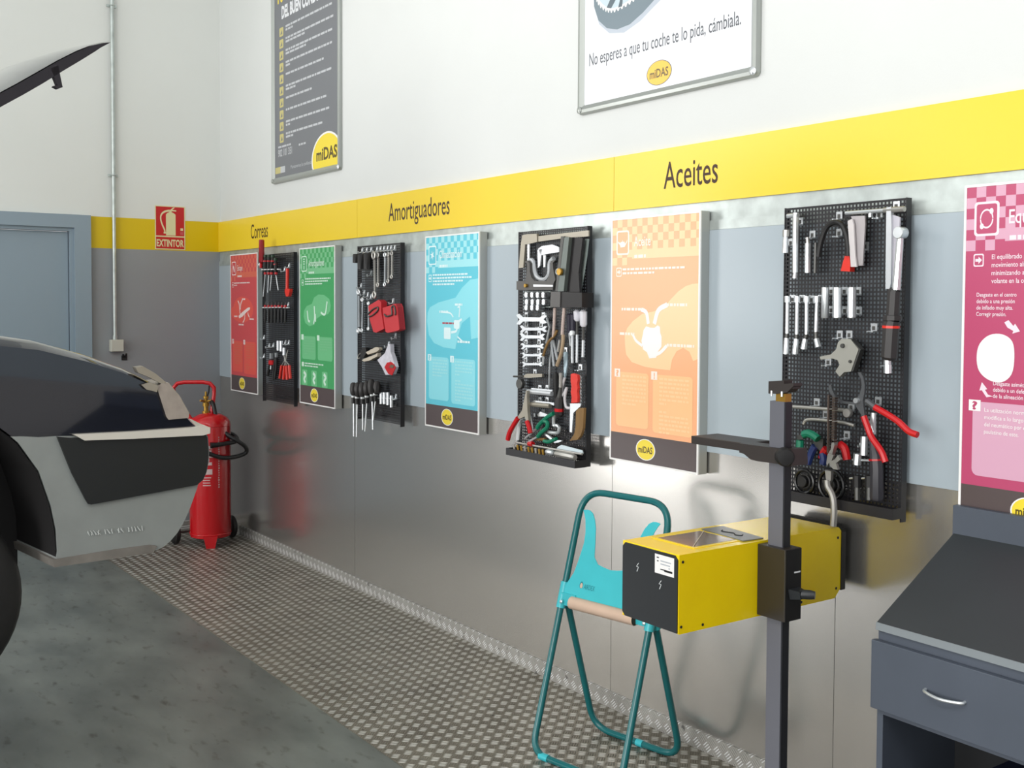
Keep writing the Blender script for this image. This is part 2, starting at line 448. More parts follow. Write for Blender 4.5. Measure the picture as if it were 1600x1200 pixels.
# fire extinguisher sign
SIGN_RED = mat('sign_red', '#c4141c', 0.35); SIGN_CREAM = mat('sign_cream', '#e2dcae', 0.4)
y0, y1, z0, z1 = -0.467, -0.257, 1.978, 2.279
sg = MB().box(0.0006, 0.0035, y0, y1, z0, z1, SIGN_CREAM)
def S(u, v, k=0): return (0.0038 + 0.0004 * k, y0 + u * (y1 - y0), z1 - v * (z1 - z0))
def spoly(pts, m, k): sg.poly([S(u, v, k) for u, v in pts], m)
spoly([(0.03, 0.02), (0.97, 0.02), (0.97, 0.685), (0.03, 0.685)], SIGN_RED, 0)
spoly([(0.03, 0.715), (0.97, 0.715), (0.97, 0.98), (0.03, 0.98)], SIGN_RED, 0)
spoly([(0.36, 0.675), (0.36, 0.2), (0.40, 0.165), (0.47, 0.14), (0.48, 0.10), (0.60, 0.03), (0.66, 0.03), (0.57, 0.085), (0.70, 0.09), (0.70, 0.12), (0.55, 0.115), (0.55, 0.14), (0.62, 0.16), (0.68, 0.195), (0.68, 0.675)], SIGN_CREAM, 1)
hose = [(0.49, 0.105), (0.40, 0.115), (0.28, 0.15), (0.2, 0.22), (0.19, 0.32), (0.24, 0.44), (0.31, 0.55), (0.32, 0.62)]
hp = smooth_path([(a, b_, 0) for a, b_ in hose], 4)
L, R_ = [], []
for i, p in enumerate(hp):
    q = hp[min(i + 1, len(hp) - 1)] - hp[max(i - 1, 0)]
    n_ = Vector((-q.y, q.x, 0)).normalized() * 0.022
    L.append((p.x + n_.x, p.y + n_.y)); R_.append((p.x - n_.x, p.y - n_.y))
spoly(L + R_[::-1], SIGN_CREAM, 1)
spoly([(0.28, 0.6), (0.36, 0.6), (0.36, 0.635), (0.28, 0.635)], SIGN_CREAM, 2)
spoly([(0.84, 0.5), (0.93, 0.5), (0.93, 0.56), (0.84, 0.56)], SIGN_CREAM, 1)
for k in range(3): spoly([(0.83, 0.58 + k * 0.03), (0.94, 0.58 + k * 0.03), (0.94, 0.595 + k * 0.03), (0.83, 0.595 + k * 0.03)], mat('sign_pink', '#cf6a78', 0.4), 1)
sg.text('EXTINTOR', lambda tx, ty: S(0.05 + 0.9 * tx, 0.93 - 0.165 * ty / 0.73, 1), SIGN_CREAM, 0.03)
build('safety_sign', sg, label='red fire extinguisher sign reading EXTINTOR on the back wall band', cat='sign')
# ------------------------------------------------------------------ printed light-box posters on the rail
ALU = mat('brushed_aluminium', '#b9bab6', 0.35, 0.6)
PW, PH, PD = 0.478, 0.930, 0.055
P_TOP = 1.938
def flat(name, c, rough=0.3): return mat(name, c, rough)
DARK_BAND = flat('poster_dark_band', '#574b4b'); LOGO_Y = flat('poster_logo_yellow', '#f5dc3c')
LOGO_BR = flat('poster_logo_brown', '#5b4a14'); POSTER_WHITE = flat('poster_white', '#f6f4f2')

def logo(mb, S, cu, cv, ru, rv, k, ring=True, text=True):
    def ell(s): return [(cu + ru * s * math.cos(2 * math.pi * i / 28), cv + rv * s * math.sin(2 * math.pi * i / 28)) for i in range(28)]
    if ring: mb.poly([S(u, v, k) for u, v in ell(1.0)], LOGO_BR if ring == 'dark' else POSTER_WHITE)
    mb.poly([S(u, v, k + 1) for u, v in ell(0.92)], LOGO_Y)
    if text:
        mb.text('miDAS', lambda tx, ty: S(cu + ru * (-0.72 + 1.44 * tx), cv + rv * (0.30 - 0.62 * ty / 0.73), k + 2), LOGO_BR, 0.025)

def poster(x0, name_label, pal, draw, title, icon, rows=True):
    """pal = (field, light, mid, bright)"""
    t = empty('poster', (x0 + PW / 2, -0.03, P_TOP - PH), name_label, 'poster', 'printed light-box posters on the tool wall')
    e = 0.007
    c = MB()
    c.box(x0, x0 + PW, -PD + 0.004, -0.0126, P_TOP - PH, P_TOP, ALU)
    c.box(x0, x0 + e, -PD - 0.002, -PD + 0.004, P_TOP - PH, P_TOP, POSTER_WHITE)
    c.box(x0 + PW - e, x0 + PW, -PD - 0.002, -PD + 0.004, P_TOP - PH, P_TOP, POSTER_WHITE)
    c.box(x0 + e, x0 + PW - e, -PD - 0.002, -PD + 0.004, P_TOP - PH, P_TOP - PH + e, POSTER_WHITE)
    c.box(x0 + e, x0 + PW - e, -PD - 0.002, -PD + 0.004, P_TOP - e, P_TOP, POSTER_WHITE)
    build('case', c, t)
    fx0, fx1, fz0, fz1 = x0 + e, x0 + PW - e, P_TOP - PH + e, P_TOP - e
    def S(u, v, k=0): return (fx0 + u * (fx1 - fx0), -PD - 0.0002 - 0.0003 * k, fz1 - v * (fz1 - fz0))
    mb = MB(); cnt = [0]
    def P(pts, m, k=1):
        cnt[0] += 1
        mb.poly([S(u, v, k + 0.003 * min(cnt[0], 300)) for u, v in pts], m)
    def R(u0, v0, u1, v1, m, k=1): P([(u0, v0), (u1, v0), (u1, v1), (u0, v1)], m, k)
    field, light, mid, bright = pal
    R(0, 0, 1, 1, field, 0)
    R(0, 0.888, 1, 1, DARK_BAND, 1)
    # chequered header
    cu, cv = 0.0605, 0.0315
    for r in range(6):
        for q in range(17):
            if (q + r) % 2 == 0: continue
            if r >= 4 and q > 3: continue
            R(q * cu, r * cv, min(1, (q + 1) * cu), (r + 1) * cv, light)
    R(4 * cu, 4 * cv, 1, 5.2 * cv, light)
    # icon in a rounded frame, title, subtitle
    o = rrect(0.05, 0.045, 0.205, 0.146, 0.02, 0.01); i_ = rrect(0.064, 0.052, 0.191, 0.139, 0.014, 0.007)
    P(o, bright, 2); P(i_, field, 3)
    for pts in icon: P([(0.064 + a * 0.127, 0.052 + b * 0.087) for a, b in pts], bright, 4)
    tw = min(0.45, 0.033 * len(title))
    mb.text(title, lambda tx, ty: S(0.265 + tw * tx, 0.113 - 0.042 * ty / 0.73, 4), bright, 0.012)
    words(R, 0.27, 0.148, 0.16, 0.013, bright, 3)
    # arrow box and lead text
    P(rrect(0.05, 0.198, 0.115, 0.236, 0.01, 0.006), bright, 2); P(rrect(0.057, 0.202, 0.108, 0.232, 0.008, 0.004), field, 3)
    P([(0.062, 0.213), (0.082, 0.213), (0.082, 0.206), (0.104, 0.217), (0.082, 0.228), (0.082, 0.221), (0.062, 0.221)], bright, 4)
    draw(S, P, R, mb, pal)
    logo(mb, S, 0.425, 0.944, 0.115, 0.044, 3)
    build('print', mb, t)
    return t

rnd = random.Random(5)
def words(R, u, v, w, h, m, k):
    """one line of small print drawn as word-shaped dashes"""
    x = u
    while x < u + w - 0.012:
        l = min(rnd.uniform(0.02, 0.06), u + w - x)
        R(x, v, x + l, v + h, m, k); x += l + 0.009
def para(R, u, v, ws, m, k=4, lh=0.0165, h=0.0085):
    for i, w in enumerate(ws):
        if w: words(R, u, v + i * lh, w, h, m, k)
def infoboxes(S, P, R, mb, pal, b1=(0.06, 0.633, 0.455, 0.86), b2=(0.505, 0.633, 0.95, 0.868), n1=8, n2=6, gap=3):
    f, light, mid, bright = pal
    for (a, b, c, d_), s in ((b1, '?'), (b2, '!')):
        P(rrect(a, b, c, d_, 0.035, 0.018), mid, 2)
        R(a - 0.02, b - 0.012, a + 0.05, b + 0.022, bright, 4)
        mb.text(s, lambda tx, ty: S(a - 0.002 + 0.034 * tx if s == '?' else a + 0.010 + 0.012 * tx, b + 0.017 - 0.024 * ty / 0.73, 5), f, 0.04)
    para(R, b1[0] + 0.075, b1[1] + 0.012, [0.29] * (n1 - 1) + [0.18], light, 4)
    para(R, b2[0] + 0.075, b2[1] + 0.012, [0.33] * (n2 - 1) + [0.08] + [0] * 1 + [0.1] + [0.34] * gap + [0.12], light, 4)
CAR_BLOB = [(1, 0.27), (0.93, 0.272), (0.86, 0.28), (0.78, 0.30), (0.70, 0.33), (0.62, 0.365), (0.5, 0.38), (0.37, 0.39), (0.26, 0.42), (0.19, 0.45), (0.16, 0.48), (0.165, 0.52), (0.18, 0.56), (0.25, 0.59), (0.40, 0.605), (0.55, 0.61), (0.70, 0.612), (0.72, 0.57), (0.77, 0.535), (0.84, 0.52), (0.91, 0.535), (0.95, 0.57), (1, 0.56)]
def stroke(P, pts, w, m, k):
    p = smooth_path([(a, b, 0) for a, b in pts], 5); L, R_ = [], []
    for i, q in enumerate(p):
        d_ = p[min(i + 1, len(p) - 1)] - p[max(i - 1, 0)]
        n_ = Vector((-d_.y, d_.x * 2, 0)); n_ = Vector((-d_.y * 0.97, d_.x * 0.5, 0)).normalized() if d_.length else Vector((1, 0, 0))
        L.append((q.x + n_.x * w, q.y + n_.y * w * 0.5)); R_.append((q.x - n_.x * w, q.y - n_.y * w * 0.5))
    P(L + R_[::-1], m, k)

def pal(n, a, b, c, d_): return (flat(n + '_field', a), flat(n + '_light', b), flat(n + '_mid', c), flat(n + '_bright', d_))
RED_P = pal('poster_red', '#d04c50', '#dc6a52', '#e4584c', '#f3dcd8')
GREEN_P = pal('poster_green', '#48a866', '#7cc590', '#72c48a', '#d8f2e0')
BLUE_P = pal('poster_blue', '#63cbde', '#a6e8f0', '#90e2ee', '#e2f8fb')
ORANGE_P = pal('poster_orange', '#fcb788', '#ffd4a2', '#ffca94', '#fdeee2')
MAG_P = pal('poster_magenta', '#bd4a70', '#dba6bd', '#dba8c0', '#f6e2ec')

def draw_red(S, P, R, mb, pl):
    f, light, mid, bright = pl
    para(R, 0.14, 0.20, [0.6, 0.12], bright)
    blob = [(0.42 + 0.44 * math.cos(a) * (0.75 if math.cos(a) < 0 and math.sin(a) < 0 else 1), 0.40 + 0.095 * math.sin(a)) for a in [2 * math.pi * i / 24 for i in range(24)]]
    P(blob, mid, 1)
    stroke(P, [(0.28, 0.335), (0.33, 0.36), (0.35, 0.40), (0.36, 0.43)], 0.012, bright, 3)
    stroke(P, [(0.46, 0.325), (0.39, 0.36), (0.37, 0.40)], 0.012, bright, 3)
    P([(0.30, 0.448), (0.38, 0.43), (0.50, 0.41), (0.66, 0.385), (0.74, 0.382), (0.74, 0.397), (0.60, 0.42), (0.45, 0.452), (0.33, 0.465)], bright, 3)
    stroke(P, [(0.55, 0.435), (0.53, 0.47), (0.47, 0.495)], 0.01, bright, 3)
    stroke(P, [(0.66, 0.42), (0.68, 0.44), (0.72, 0.455)], 0.01, bright, 3)
    for u, v, w in ((0.13, 0.445, 0.13), (0.30, 0.505, 0.2), (0.72, 0.462, 0.16), (0.44, 0.318, 0.12)): words(R, u, v, w, 0.011, bright, 3)
    infoboxes(S, P, R, mb, pl, n1=10, n2=8, gap=1)
def draw_green(S, P, R, mb, pl):
    f, light, mid, bright = pl
    para(R, 0.16, 0.19, [0.74, 0.66, 0.5], bright)
    P([(0.12, 0.40), (0.2, 0.37), (0.36, 0.355), (0.42, 0.315), (0.55, 0.295), (0.72, 0.30), (0.86, 0.325), (0.90, 0.365), (0.88, 0.40), (0.82, 0.42), (0.62, 0.43), (0.5, 0.45), (0.42, 0.49), (0.28, 0.50), (0.16, 0.48), (0.11, 0.44)], mid, 1)
    for pts in ([(0.22, 0.40), (0.25, 0.46), (0.30, 0.47)], [(0.43, 0.37), (0.44, 0.44), (0.41, 0.485)], [(0.62, 0.41), (0.74, 0.42), (0.80, 0.34)], [(0.46, 0.42), (0.47, 0.47)]): stroke(P, pts, 0.014, bright, 3)
    P(rrect(0.06, 0.565, 0.47, 0.715, 0.035, 0.018), mid, 2); P(rrect(0.53, 0.565, 0.95, 0.715, 0.035, 0.018), mid, 2)
    for a in (0.04, 0.51): R(a, 0.555, a + 0.07, 0.59, bright, 4)
    para(R, 0.135, 0.575, [0.3] * 6 + [0.1], light); para(R, 0.6, 0.575, [0.33] * 4 + [0.2], light)
    P(rrect(0.05, 0.735, 0.115, 0.765, 0.01, 0.006), bright, 2)
    para(R, 0.14, 0.738, [0.55, 0.4], bright)
    for a in (0.06, 0.34, 0.65):
        P(rrect(a, 0.785, a + 0.16, 0.885, 0.012, 0.006), mid, 2)
        stroke(P, [(a + 0.05, 0.80), (a + 0.11, 0.82), (a + 0.06, 0.845), (a + 0.10, 0.87)], 0.02, bright, 3)
def draw_blue(S, P, R, mb, pl):
    f, light, mid, bright = pl
    para(R, 0.14, 0.196, [0.68, 0.74, 0.6, 0.42], bright)
    P([(1, 0.225), (0.85, 0.23), (0.7, 0.27), (0.58, 0.32), (0.45, 0.33), (0.25, 0.345), (0.08, 0.37), (0.03, 0.40), (0.02, 0.45), (0.06, 0.52), (0.16, 0.56), (0.35, 0.58), (0.58, 0.585), (0.62, 0.53), (0.70, 0.45), (0.85, 0.415), (0.87, 0.53), (1, 0.52)], mid, 1)
    P(rrect(0.36, 0.475, 0.49, 0.535, 0.012, 0.01), bright, 3); P(rrect(0.55, 0.435, 0.66, 0.48, 0.02, 0.015), bright, 3)
    stroke(P, [(0.5, 0.50), (0.6, 0.49), (0.62, 0.45), (0.70, 0.43)], 0.012, bright, 3)
    for pts in ([(0.34, 0.395), (0.48, 0.40), (0.54, 0.42)], [(0.62, 0.37), (0.66, 0.37), (0.65, 0.42)], [(0.62, 0.52), (0.72, 0.545)]): stroke(P, pts, 0.008, bright, 3)
    words(R, 0.33, 0.448, 0.22, 0.009, flat('poster_red_mark', '#b84858'), 3)
    for u, v, w in ((0.27, 0.388, 0.17), (0.57, 0.35, 0.14), (0.62, 0.54, 0.25)): words(R, u, v, w, 0.011, bright, 3)
    infoboxes(S, P, R, mb, pl, n1=6, n2=5, gap=5)
def draw_orange(S, P, R, mb, pl):
    f, light, mid, bright = pl
    para(R, 0.13, 0.202, [0.72, 0.38], bright)
    P(CAR_BLOB, light, 1)
    P([(0.39, 0.455), (0.42, 0.44), (0.47, 0.445), (0.52, 0.445), (0.55, 0.435), (0.58, 0.44), (0.585, 0.465), (0.6, 0.48), (0.6, 0.52), (0.56, 0.54), (0.54, 0.565), (0.46, 0.57), (0.43, 0.545), (0.385, 0.535), (0.365, 0.50), (0.38, 0.475)], POSTER_WHITE, 3)
    stroke(P, [(0.36, 0.372), (0.42, 0.385), (0.445, 0.43)], 0.017, POSTER_WHITE, 3)
    stroke(P, [(0.66, 0.352), (0.56, 0.375), (0.515, 0.43)], 0.02, POSTER_WHITE, 3)
    stroke(P, [(0.26, 0.475), (0.30, 0.50), (0.375, 0.52)], 0.012, POSTER_WHITE, 3)
    stroke(P, [(0.66, 0.515), (0.58, 0.545), (0.47, 0.56)], 0.014, POSTER_WHITE, 3)
    for u, v, w in ((0.12, 0.366, 0.27), (0.64, 0.347, 0.24), (0.1, 0.468, 0.18), (0.66, 0.507, 0.3)): words(R, u, v, w, 0.011, bright, 3)
    infoboxes(S, P, R, mb, pl, n1=8, n2=7, gap=4)
def draw_mag(S, P, R, mb, pl):
    f, light, mid, bright = pl
    def T(s, u, v, w, h, k=4): mb.text(s, lambda tx, ty: S(u + w * tx, v - h * ty / 0.73, k), bright, 0.01)
    for i, (s, w) in enumerate((('El equilibrado permite el', 0.33), ('movimiento alrededor de', 0.345), ('minimizando así las vibra', 0.345), ('volante en la conducción', 0.33))): T(s, 0.165, 0.215 + 0.0235 * i, w, 0.0145)
    for i, (s, w) in enumerate((('Desgaste en el centro', 0.245), ('debido a una presión', 0.235), ('de inflado muy alta.', 0.225), ('Corregir presión.', 0.185))): T(s, 0.075, 0.325 + 0.019 * i, w, 0.0125)
    for i, (s, w) in enumerate((('Desgaste asimétrico', 0.23), ('debido a un defecto', 0.225), ('de la alineación de las', 0.26))): T(s, 0.19, 0.585 + 0.0185 * i, w, 0.0125)
    for i, (s, w) in enumerate((('La utilización normal del vehículo', 0.43), ('modifica a lo largo el equilibrio', 0.40), ('del neumático por el desgaste', 0.37), ('paulatino de este.', 0.21))): mb.text(s, lambda tx, ty: S(0.14 + w * tx, 0.665 + 0.0215 * i - 0.0125 * ty / 0.73, 4), POSTER_WHITE, 0.0)
    P(smooth_closed([(0.10, 0.465), (0.16, 0.438), (0.24, 0.435), (0.30, 0.455), (0.315, 0.50), (0.30, 0.55), (0.24, 0.575), (0.16, 0.57), (0.10, 0.545), (0.083, 0.505)]), POSTER_WHITE, 3)
    P(smooth_closed([(0.39, 0.355), (0.46, 0.33), (0.55, 0.33), (0.60, 0.37), (0.60, 0.43), (0.52, 0.45), (0.43, 0.435), (0.38, 0.40)]), POSTER_WHITE, 3)
    P([(0.25, 0.40), (0.275, 0.393), (0.305, 0.41), (0.315, 0.403), (0.345, 0.425), (0.30, 0.432), (0.305, 0.424), (0.27, 0.415)], bright, 4)
    P([(0.12, 0.578), (0.155, 0.598), (0.14, 0.600), (0.16, 0.614), (0.19, 0.618), (0.15, 0.622), (0.12, 0.602), (0.105, 0.604)], bright, 4)
    P(rrect(0.065, 0.637, 1.0, 0.858, 0.04, 0.02), mid, 2)
    R(0.04, 0.632, 0.115, 0.665, POSTER_WHITE, 4)
    mb.text('?', lambda tx, ty: S(0.06 + 0.034 * tx, 0.660 - 0.024 * ty / 0.73, 5), f, 0.04)
def smooth_closed(pts):
    q = pts + pts[:3]
    s = smooth_path([(a, b, 0) for a, b in q], 4)
    return [(p.x, p.y) for p in s[4:4 + 4 * len(pts)]]

muffler = [[(0.25, 0.35), (0.45, 0.2), (0.75, 0.6), (0.7, 0.85), (0.5, 0.8), (0.3, 0.5)]]
spring = [[(0.35, 0.1), (0.65, 0.1), (0.65, 0.2), (0.35, 0.2)], [(0.35, 0.28), (0.65, 0.28), (0.65, 0.38), (0.35, 0.38)], [(0.35, 0.46), (0.65, 0.46), (0.65, 0.56), (0.35, 0.56)], [(0.42, 0.62), (0.58, 0.62), (0.58, 0.92), (0.42, 0.92)]]
def star(n, r0, r1):
    return [[(0.5 + (r1 if i % 2 == 0 else r0) * math.cos(math.pi * i / n + 0.3) , 0.5 + (r1 if i % 2 == 0 else r0) * 0.9 * math.sin(math.pi * i / n + 0.3)) for i in range(2 * n)]]
oilcan = [[(0.05, 0.42), (0.25, 0.5), (0.35, 0.45), (0.45, 0.45), (0.45, 0.38), (0.5, 0.38), (0.5, 0.45), (0.65, 0.45), (0.75, 0.55), (0.97, 0.35), (0.9, 0.5), (0.7, 0.7), (0.3, 0.72), (0.22, 0.6), (0.05, 0.5)]]
def ringpoly(cx, cy, r, w, a0, a1, n=18):
    o = [(cx + r * math.cos(math.radians(a0 + (a1 - a0) * i / n)), cy + r * 1.0 * math.sin(math.radians(a0 + (a1 - a0) * i / n))) for i in range(n + 1)]
    q = [(cx + (r - w) * math.cos(math.radians(a0 + (a1 - a0) * i / n)), cy + (r - w) * math.sin(math.radians(a0 + (a1 - a0) * i / n))) for i in range(n + 1)]
    return o + q[::-1]
def disc(cx, cy, r, n=14): return [(cx + r * math.cos(2 * math.pi * i / n), cy + r * math.sin(2 * math.pi * i / n)) for i in range(n)]
wheel_icon = [ringpoly(0.5, 0.5, 0.33, 0.06, -178, -2), ringpoly(0.5, 0.5, 0.33, 0.06, 2, 178), disc(0.73, 0.25, 0.1), disc(0.27, 0.75, 0.1)]

poster(on_wall(360, 400, PD).x, 'red exhaust poster on the tool wall, nearest the corner', RED_P, draw_red, 'Escape', muffler)
poster(on_wall(468, 390, PD).x, 'green shock absorber poster on the tool wall', GREEN_P, draw_green, 'Amortiguadores', spring)
poster(on_wall(665, 370, PD).x, 'pale blue air conditioning poster on the tool wall', BLUE_P, draw_blue, 'Climatización', star(6, 0.12, 0.36))
poster(on_wall(956, 342, PD).x, 'pale orange oil poster on the tool wall', ORANGE_P, draw_orange, 'Aceite', oilcan)
poster(on_wall(1508, 290, PD).x, 'magenta wheel balancing poster on the tool wall, behind the grey desk', MAG_P, draw_mag, 'Equilibrado', wheel_icon)

# ------------------------------------------------------------------ big snap-frame posters high on the wall
SNAP = mat('snap_frame_aluminium', '#a8aca8', 0.3, 0.45)
def snap_frame(x0, x1, z0, z1, label, field, draw):
    t = empty('framed_poster', ((x0 + x1) / 2, -0.012, z0), label, 'poster', 'large framed posters above the yellow band')
    f = 0.036
    mb = MB()
    def loop(i, y): 
        r = max(0.004, 0.018 - i * 0.5)
        return [(u, y, v) for u, v in rrect(x0 + i, z0 + i, x1 - i, z1 - i, r, r, 4)]
    rings = [loop(0.0, -0.0006), loop(0.0, -0.010), loop(0.006, -0.020), loop(0.018, -0.022), loop(0.030, -0.014), loop(f, -0.0095)]
    vs = [p for r in rings for p in r]; n = len(rings[0])
    fs = [(k * n + i, k * n + (i + 1) % n, (k + 1) * n + (i + 1) % n, (k + 1) * n + i) for k in range(len(rings) - 1) for i in range(n)]
    mb.add(vs, fs, SNAP, True)
    mb.box(x0 + 0.01, x1 - 0.01, -0.0085, -0.0008, z0 + 0.01, z1 - 0.01, SNAP)
    build('frame', mb, t)
    w, h = x1 - x0 - 2 * f, z1 - z0 - 2 * f
    def S(a, b, k=0): return (x0 + f + a, -0.0090 - 0.0003 * k, z0 + f + b)      # metres from the lower left corner
    pm = MB(); pm.poly([S(0, 0), S(w, 0), S(w, h), S(0, h)], field)
    draw(pm, S, w, h)
    build('print', pm, t)
    for cx in (x0 + 0.018, x1 - 0.018):
        build('corner_clip', MB().lathe((cx, -0.019, z0 + 0.018), (0, -1, 0), [(0, 0.014), (0.004, 0.014), (0.007, 0.008), (0.008, 0.001)], CHROME if cx > x0 + 0.1 else SNAP, 16), t)
def P2(mb, S, pts, m, k=1): mb.poly([S(a, b, k) for a, b in pts], m)

INK_GREY = flat('poster_charcoal', '#74767b', 0.28); INK_LINE = flat('poster_pale_text', '#c3c5c9'); INK_GOLD = flat('poster_gold', '#c9be7c')
def draw_tall(mb, S, w, h):
    def R(a0, b0, a1, b1, m, k=1): P2(mb, S, [(a0, b0), (a1, b0), (a1, b1), (a0, b1)], m, k)
    def line(a, b, wd, hh=0.013):
        x = a
        while x < a + wd - 0.015:
            l = min(rnd.uniform(0.02, 0.07), a + wd - x); R(x, b, x + l, b + hh, INK_LINE); x += l + 0.008
    X = lambda px: on_wall(px, 200, 0.01).x - (x_tall + 0.036)
    Zr = lambda px, py: on_wall(px, py, 0.01).z - (z_tall + 0.036)
    xi0, xi1, xt = 0.075, 0.135, 0.17
    widths = [(0.72, 0.12), (0.74, 0.32), (0.74, 0.33), (0.72, 0.08), (0.60, 0), (0.73, 0.16), (0.42, 0), (0.66, 0), (0.69, 0.08), (0.58, 0.12)]
    for i, (a, b) in enumerate(widths):
        zc = 0.930 - i * 0.0735
        P2(mb, S, rrect(xi0, zc - 0.055, xi1, zc, 0.008, 0.008, 3), INK_GOLD)
        P2(mb, S, [(xi0 + 0.015, zc - 0.045), (xi1 - 0.015, zc - 0.040), (xi0 + 0.035, zc - 0.015)], INK_GREY, 2)
        line(xt, zc - 0.012, a * 0.9)
        if b: line(xt, zc - 0.033, b * 0.9)
    mb.text('DEL BUEN CONDUCTOR', lambda tx, ty: S(0.11 + 0.72 * tx, 0.985 + 0.075 * ty / 0.73, 1), flat('poster_near_white', '#e3e4e8'), 0.05)
    mb.text('10 CONSEJOS', lambda tx, ty: S(0.05 + 0.62 * tx, 1.09 + 0.11 * ty / 0.73, 1), LOGO_Y, 0.03)
    mb.text('902 101 351', lambda tx, ty: S(0.05 + 0.21 * tx, 0.130 + 0.045 * ty / 0.73, 1), INK_LINE, 0.02)
    line(0.05, 0.183, 0.21, 0.012); line(0.36, 0.165, 0.10, 0.012)
    mb.text('Mantenemos la confianza', lambda tx, ty: S(0.24 + 0.30 * tx, 0.038 + 0.022 * ty / 0.73, 1), INK_LINE, 0.0)
    R(0.005, 0.025, 0.085, 0.065, INK_GOLD); R(0.085, 0.025, 0.155, 0.065, INK_LINE)
    # emblem cut off by the poster's lower right corner
    def cut(s, m, k):
        pts = [(w - 0.148 + 0.205 * s * math.cos(a), 0.048 + 0.155 * s * math.sin(a)) for a in [math.pi * 2 * i / 48 for i in range(48)]]
        pts = [(min(w, max(0, a)), max(0, b)) for a, b in pts]
        out = []
        for p in pts:
            if not out or (abs(p[0] - out[-1][0]) + abs(p[1] - out[-1][1]) > 1e-5): out.append(p)
        if abs(out[0][0] - out[-1][0]) + abs(out[0][1] - out[-1][1]) < 1e-5: out.pop()
        # corner between the clipped runs
        for i in range(len(out)):
            a, b = out[i - 1], out[i]
            if {a[1] == 0, b[1] == 0} == {True, False} and {a[0] == w, b[0] == w} == {True, False} and a[0] != b[0] and a[1] != b[1]:
                out.insert(i, (w, 0)); break
        P2(mb, S, out, m, k)
    cut(1.0, POSTER_WHITE, 1); cut(0.93, LOGO_Y, 2)
    mb.text('miDAS', lambda tx, ty: S(w - 0.285 + 0.275 * tx, 0.045 + 0.072 * ty / 0.73, 3), LOGO_BR, 0.03)
x_tall = on_wall(425.5, 200, 0.012).x; z_tall = on_wall(432, 287, 0.012).z
snap_frame(x_tall, on_wall(532, 200, 0.012).x, z_tall, z_tall + 1.36, 'tall charcoal text poster in a silver frame, high on the wall near the corner', INK_GREY, draw_tall)

BELT = flat('poster_belt_grey', '#75848d'); BELT_L = flat('poster_pulley', '#c2d2da'); BELT_D = flat('poster_belt_dark', '#5c6a73'); PALE = flat('poster_pale_lilac', '#e6e8ee', 0.25)
SHADE = flat('poster_soft_shade', '#b9c1cc'); INK_DARK = flat('poster_ink', '#54565c')
def draw_big(mb, S, w, h):
    x00, z00 = x_big + 0.036, z_big + 0.036
    def at(px, py): p = on_wall(px, py, 0.010); return (p.x - x00, p.z - z00)
    def pp(pts, m, k): P2(mb, S, [at(*p) for p in pts], m, k)
    pp([(927, -60), (929, 14), (936, 38), (952, 52), (975, 51), (1000, 33), (1022, 10), (1040, -8), (1060, -30), (1065, -60)], SHADE, 1)
    pp([(926, -60), (928, 10), (935, 32), (948, 44), (964, 46), (984, 38), (1004, 20), (1022, 0), (1040, -25), (1046, -60)], BELT, 2)
    teeth = []
    arc_ = smooth_path([(927, -50, 0), (928, -15, 0), (933, 5, 0), (944, 17, 0), (957, 20, 0), (974, 13, 0), (992, 1, 0), (1008, -14, 0), (1020, -50, 0)], 12)
    for i, q in enumerate(arc_):
        teeth.append((q.x, q.y - (4 if i % 4 < 2 else 0)))
    pp(teeth, POSTER_WHITE, 3)
    pp([(q.x * 0.93 + 68, q.y * 0.93 - 6) for q in arc_], BELT_L, 4)
    pp([(948, 12), (955, -4), (968, -16), (974, -14), (962, 0), (955, 13)], BELT_D, 5)
    pp([(966, 12), (970, -5), (974, -8), (972, 10)], BELT_D, 5)
    A = at(920.5, 103.5); B = at(1157.5, 41)
    zb = A[1] + 0.0
    mb.text('No esperes a que tu coche te lo pida, cámbiala.', lambda tx, ty: S(A[0] + (B[0] - A[0]) * tx, zb + 0.052 * ty / 0.73, 1), INK_DARK, 0.004)
    c = at(1029.5, 113.5)
    def S2(u, v, k=0): return S(u, v, k)
    def ell(s): return [(c[0] + 0.068 * s * math.cos(2 * math.pi * i / 30), c[1] + 0.046 * s * math.sin(2 * math.pi * i / 30)) for i in range(30)]
    P2(mb, S, ell(1.0), INK_DARK, 1); P2(mb, S, ell(0.95), flat('poster_logo_amber', '#f0bf3e'), 2)
    mb.text('miDAS', lambda tx, ty: S(c[0] - 0.05 + 0.1 * tx, c[1] - 0.016 + 0.033 * ty / 0.73, 3), LOGO_BR, 0.02)
    mb.text('Mantenemos la confianza', lambda tx, ty: S(c[0] - 0.085 + 0.17 * tx, c[1] - 0.077 + 0.016 * ty / 0.73, 1), INK_DARK, 0.03)
x_big = on_wall(904, 90, 0.012).x; z_big = on_wall(909, 179.5, 0.012).z
snap_frame(x_big, on_wall(1186, 60, 0.012).x, z_big, z_big + 1.36, 'large white poster with a drive belt picture and a printed slogan, in a silver frame', PALE, draw_big)
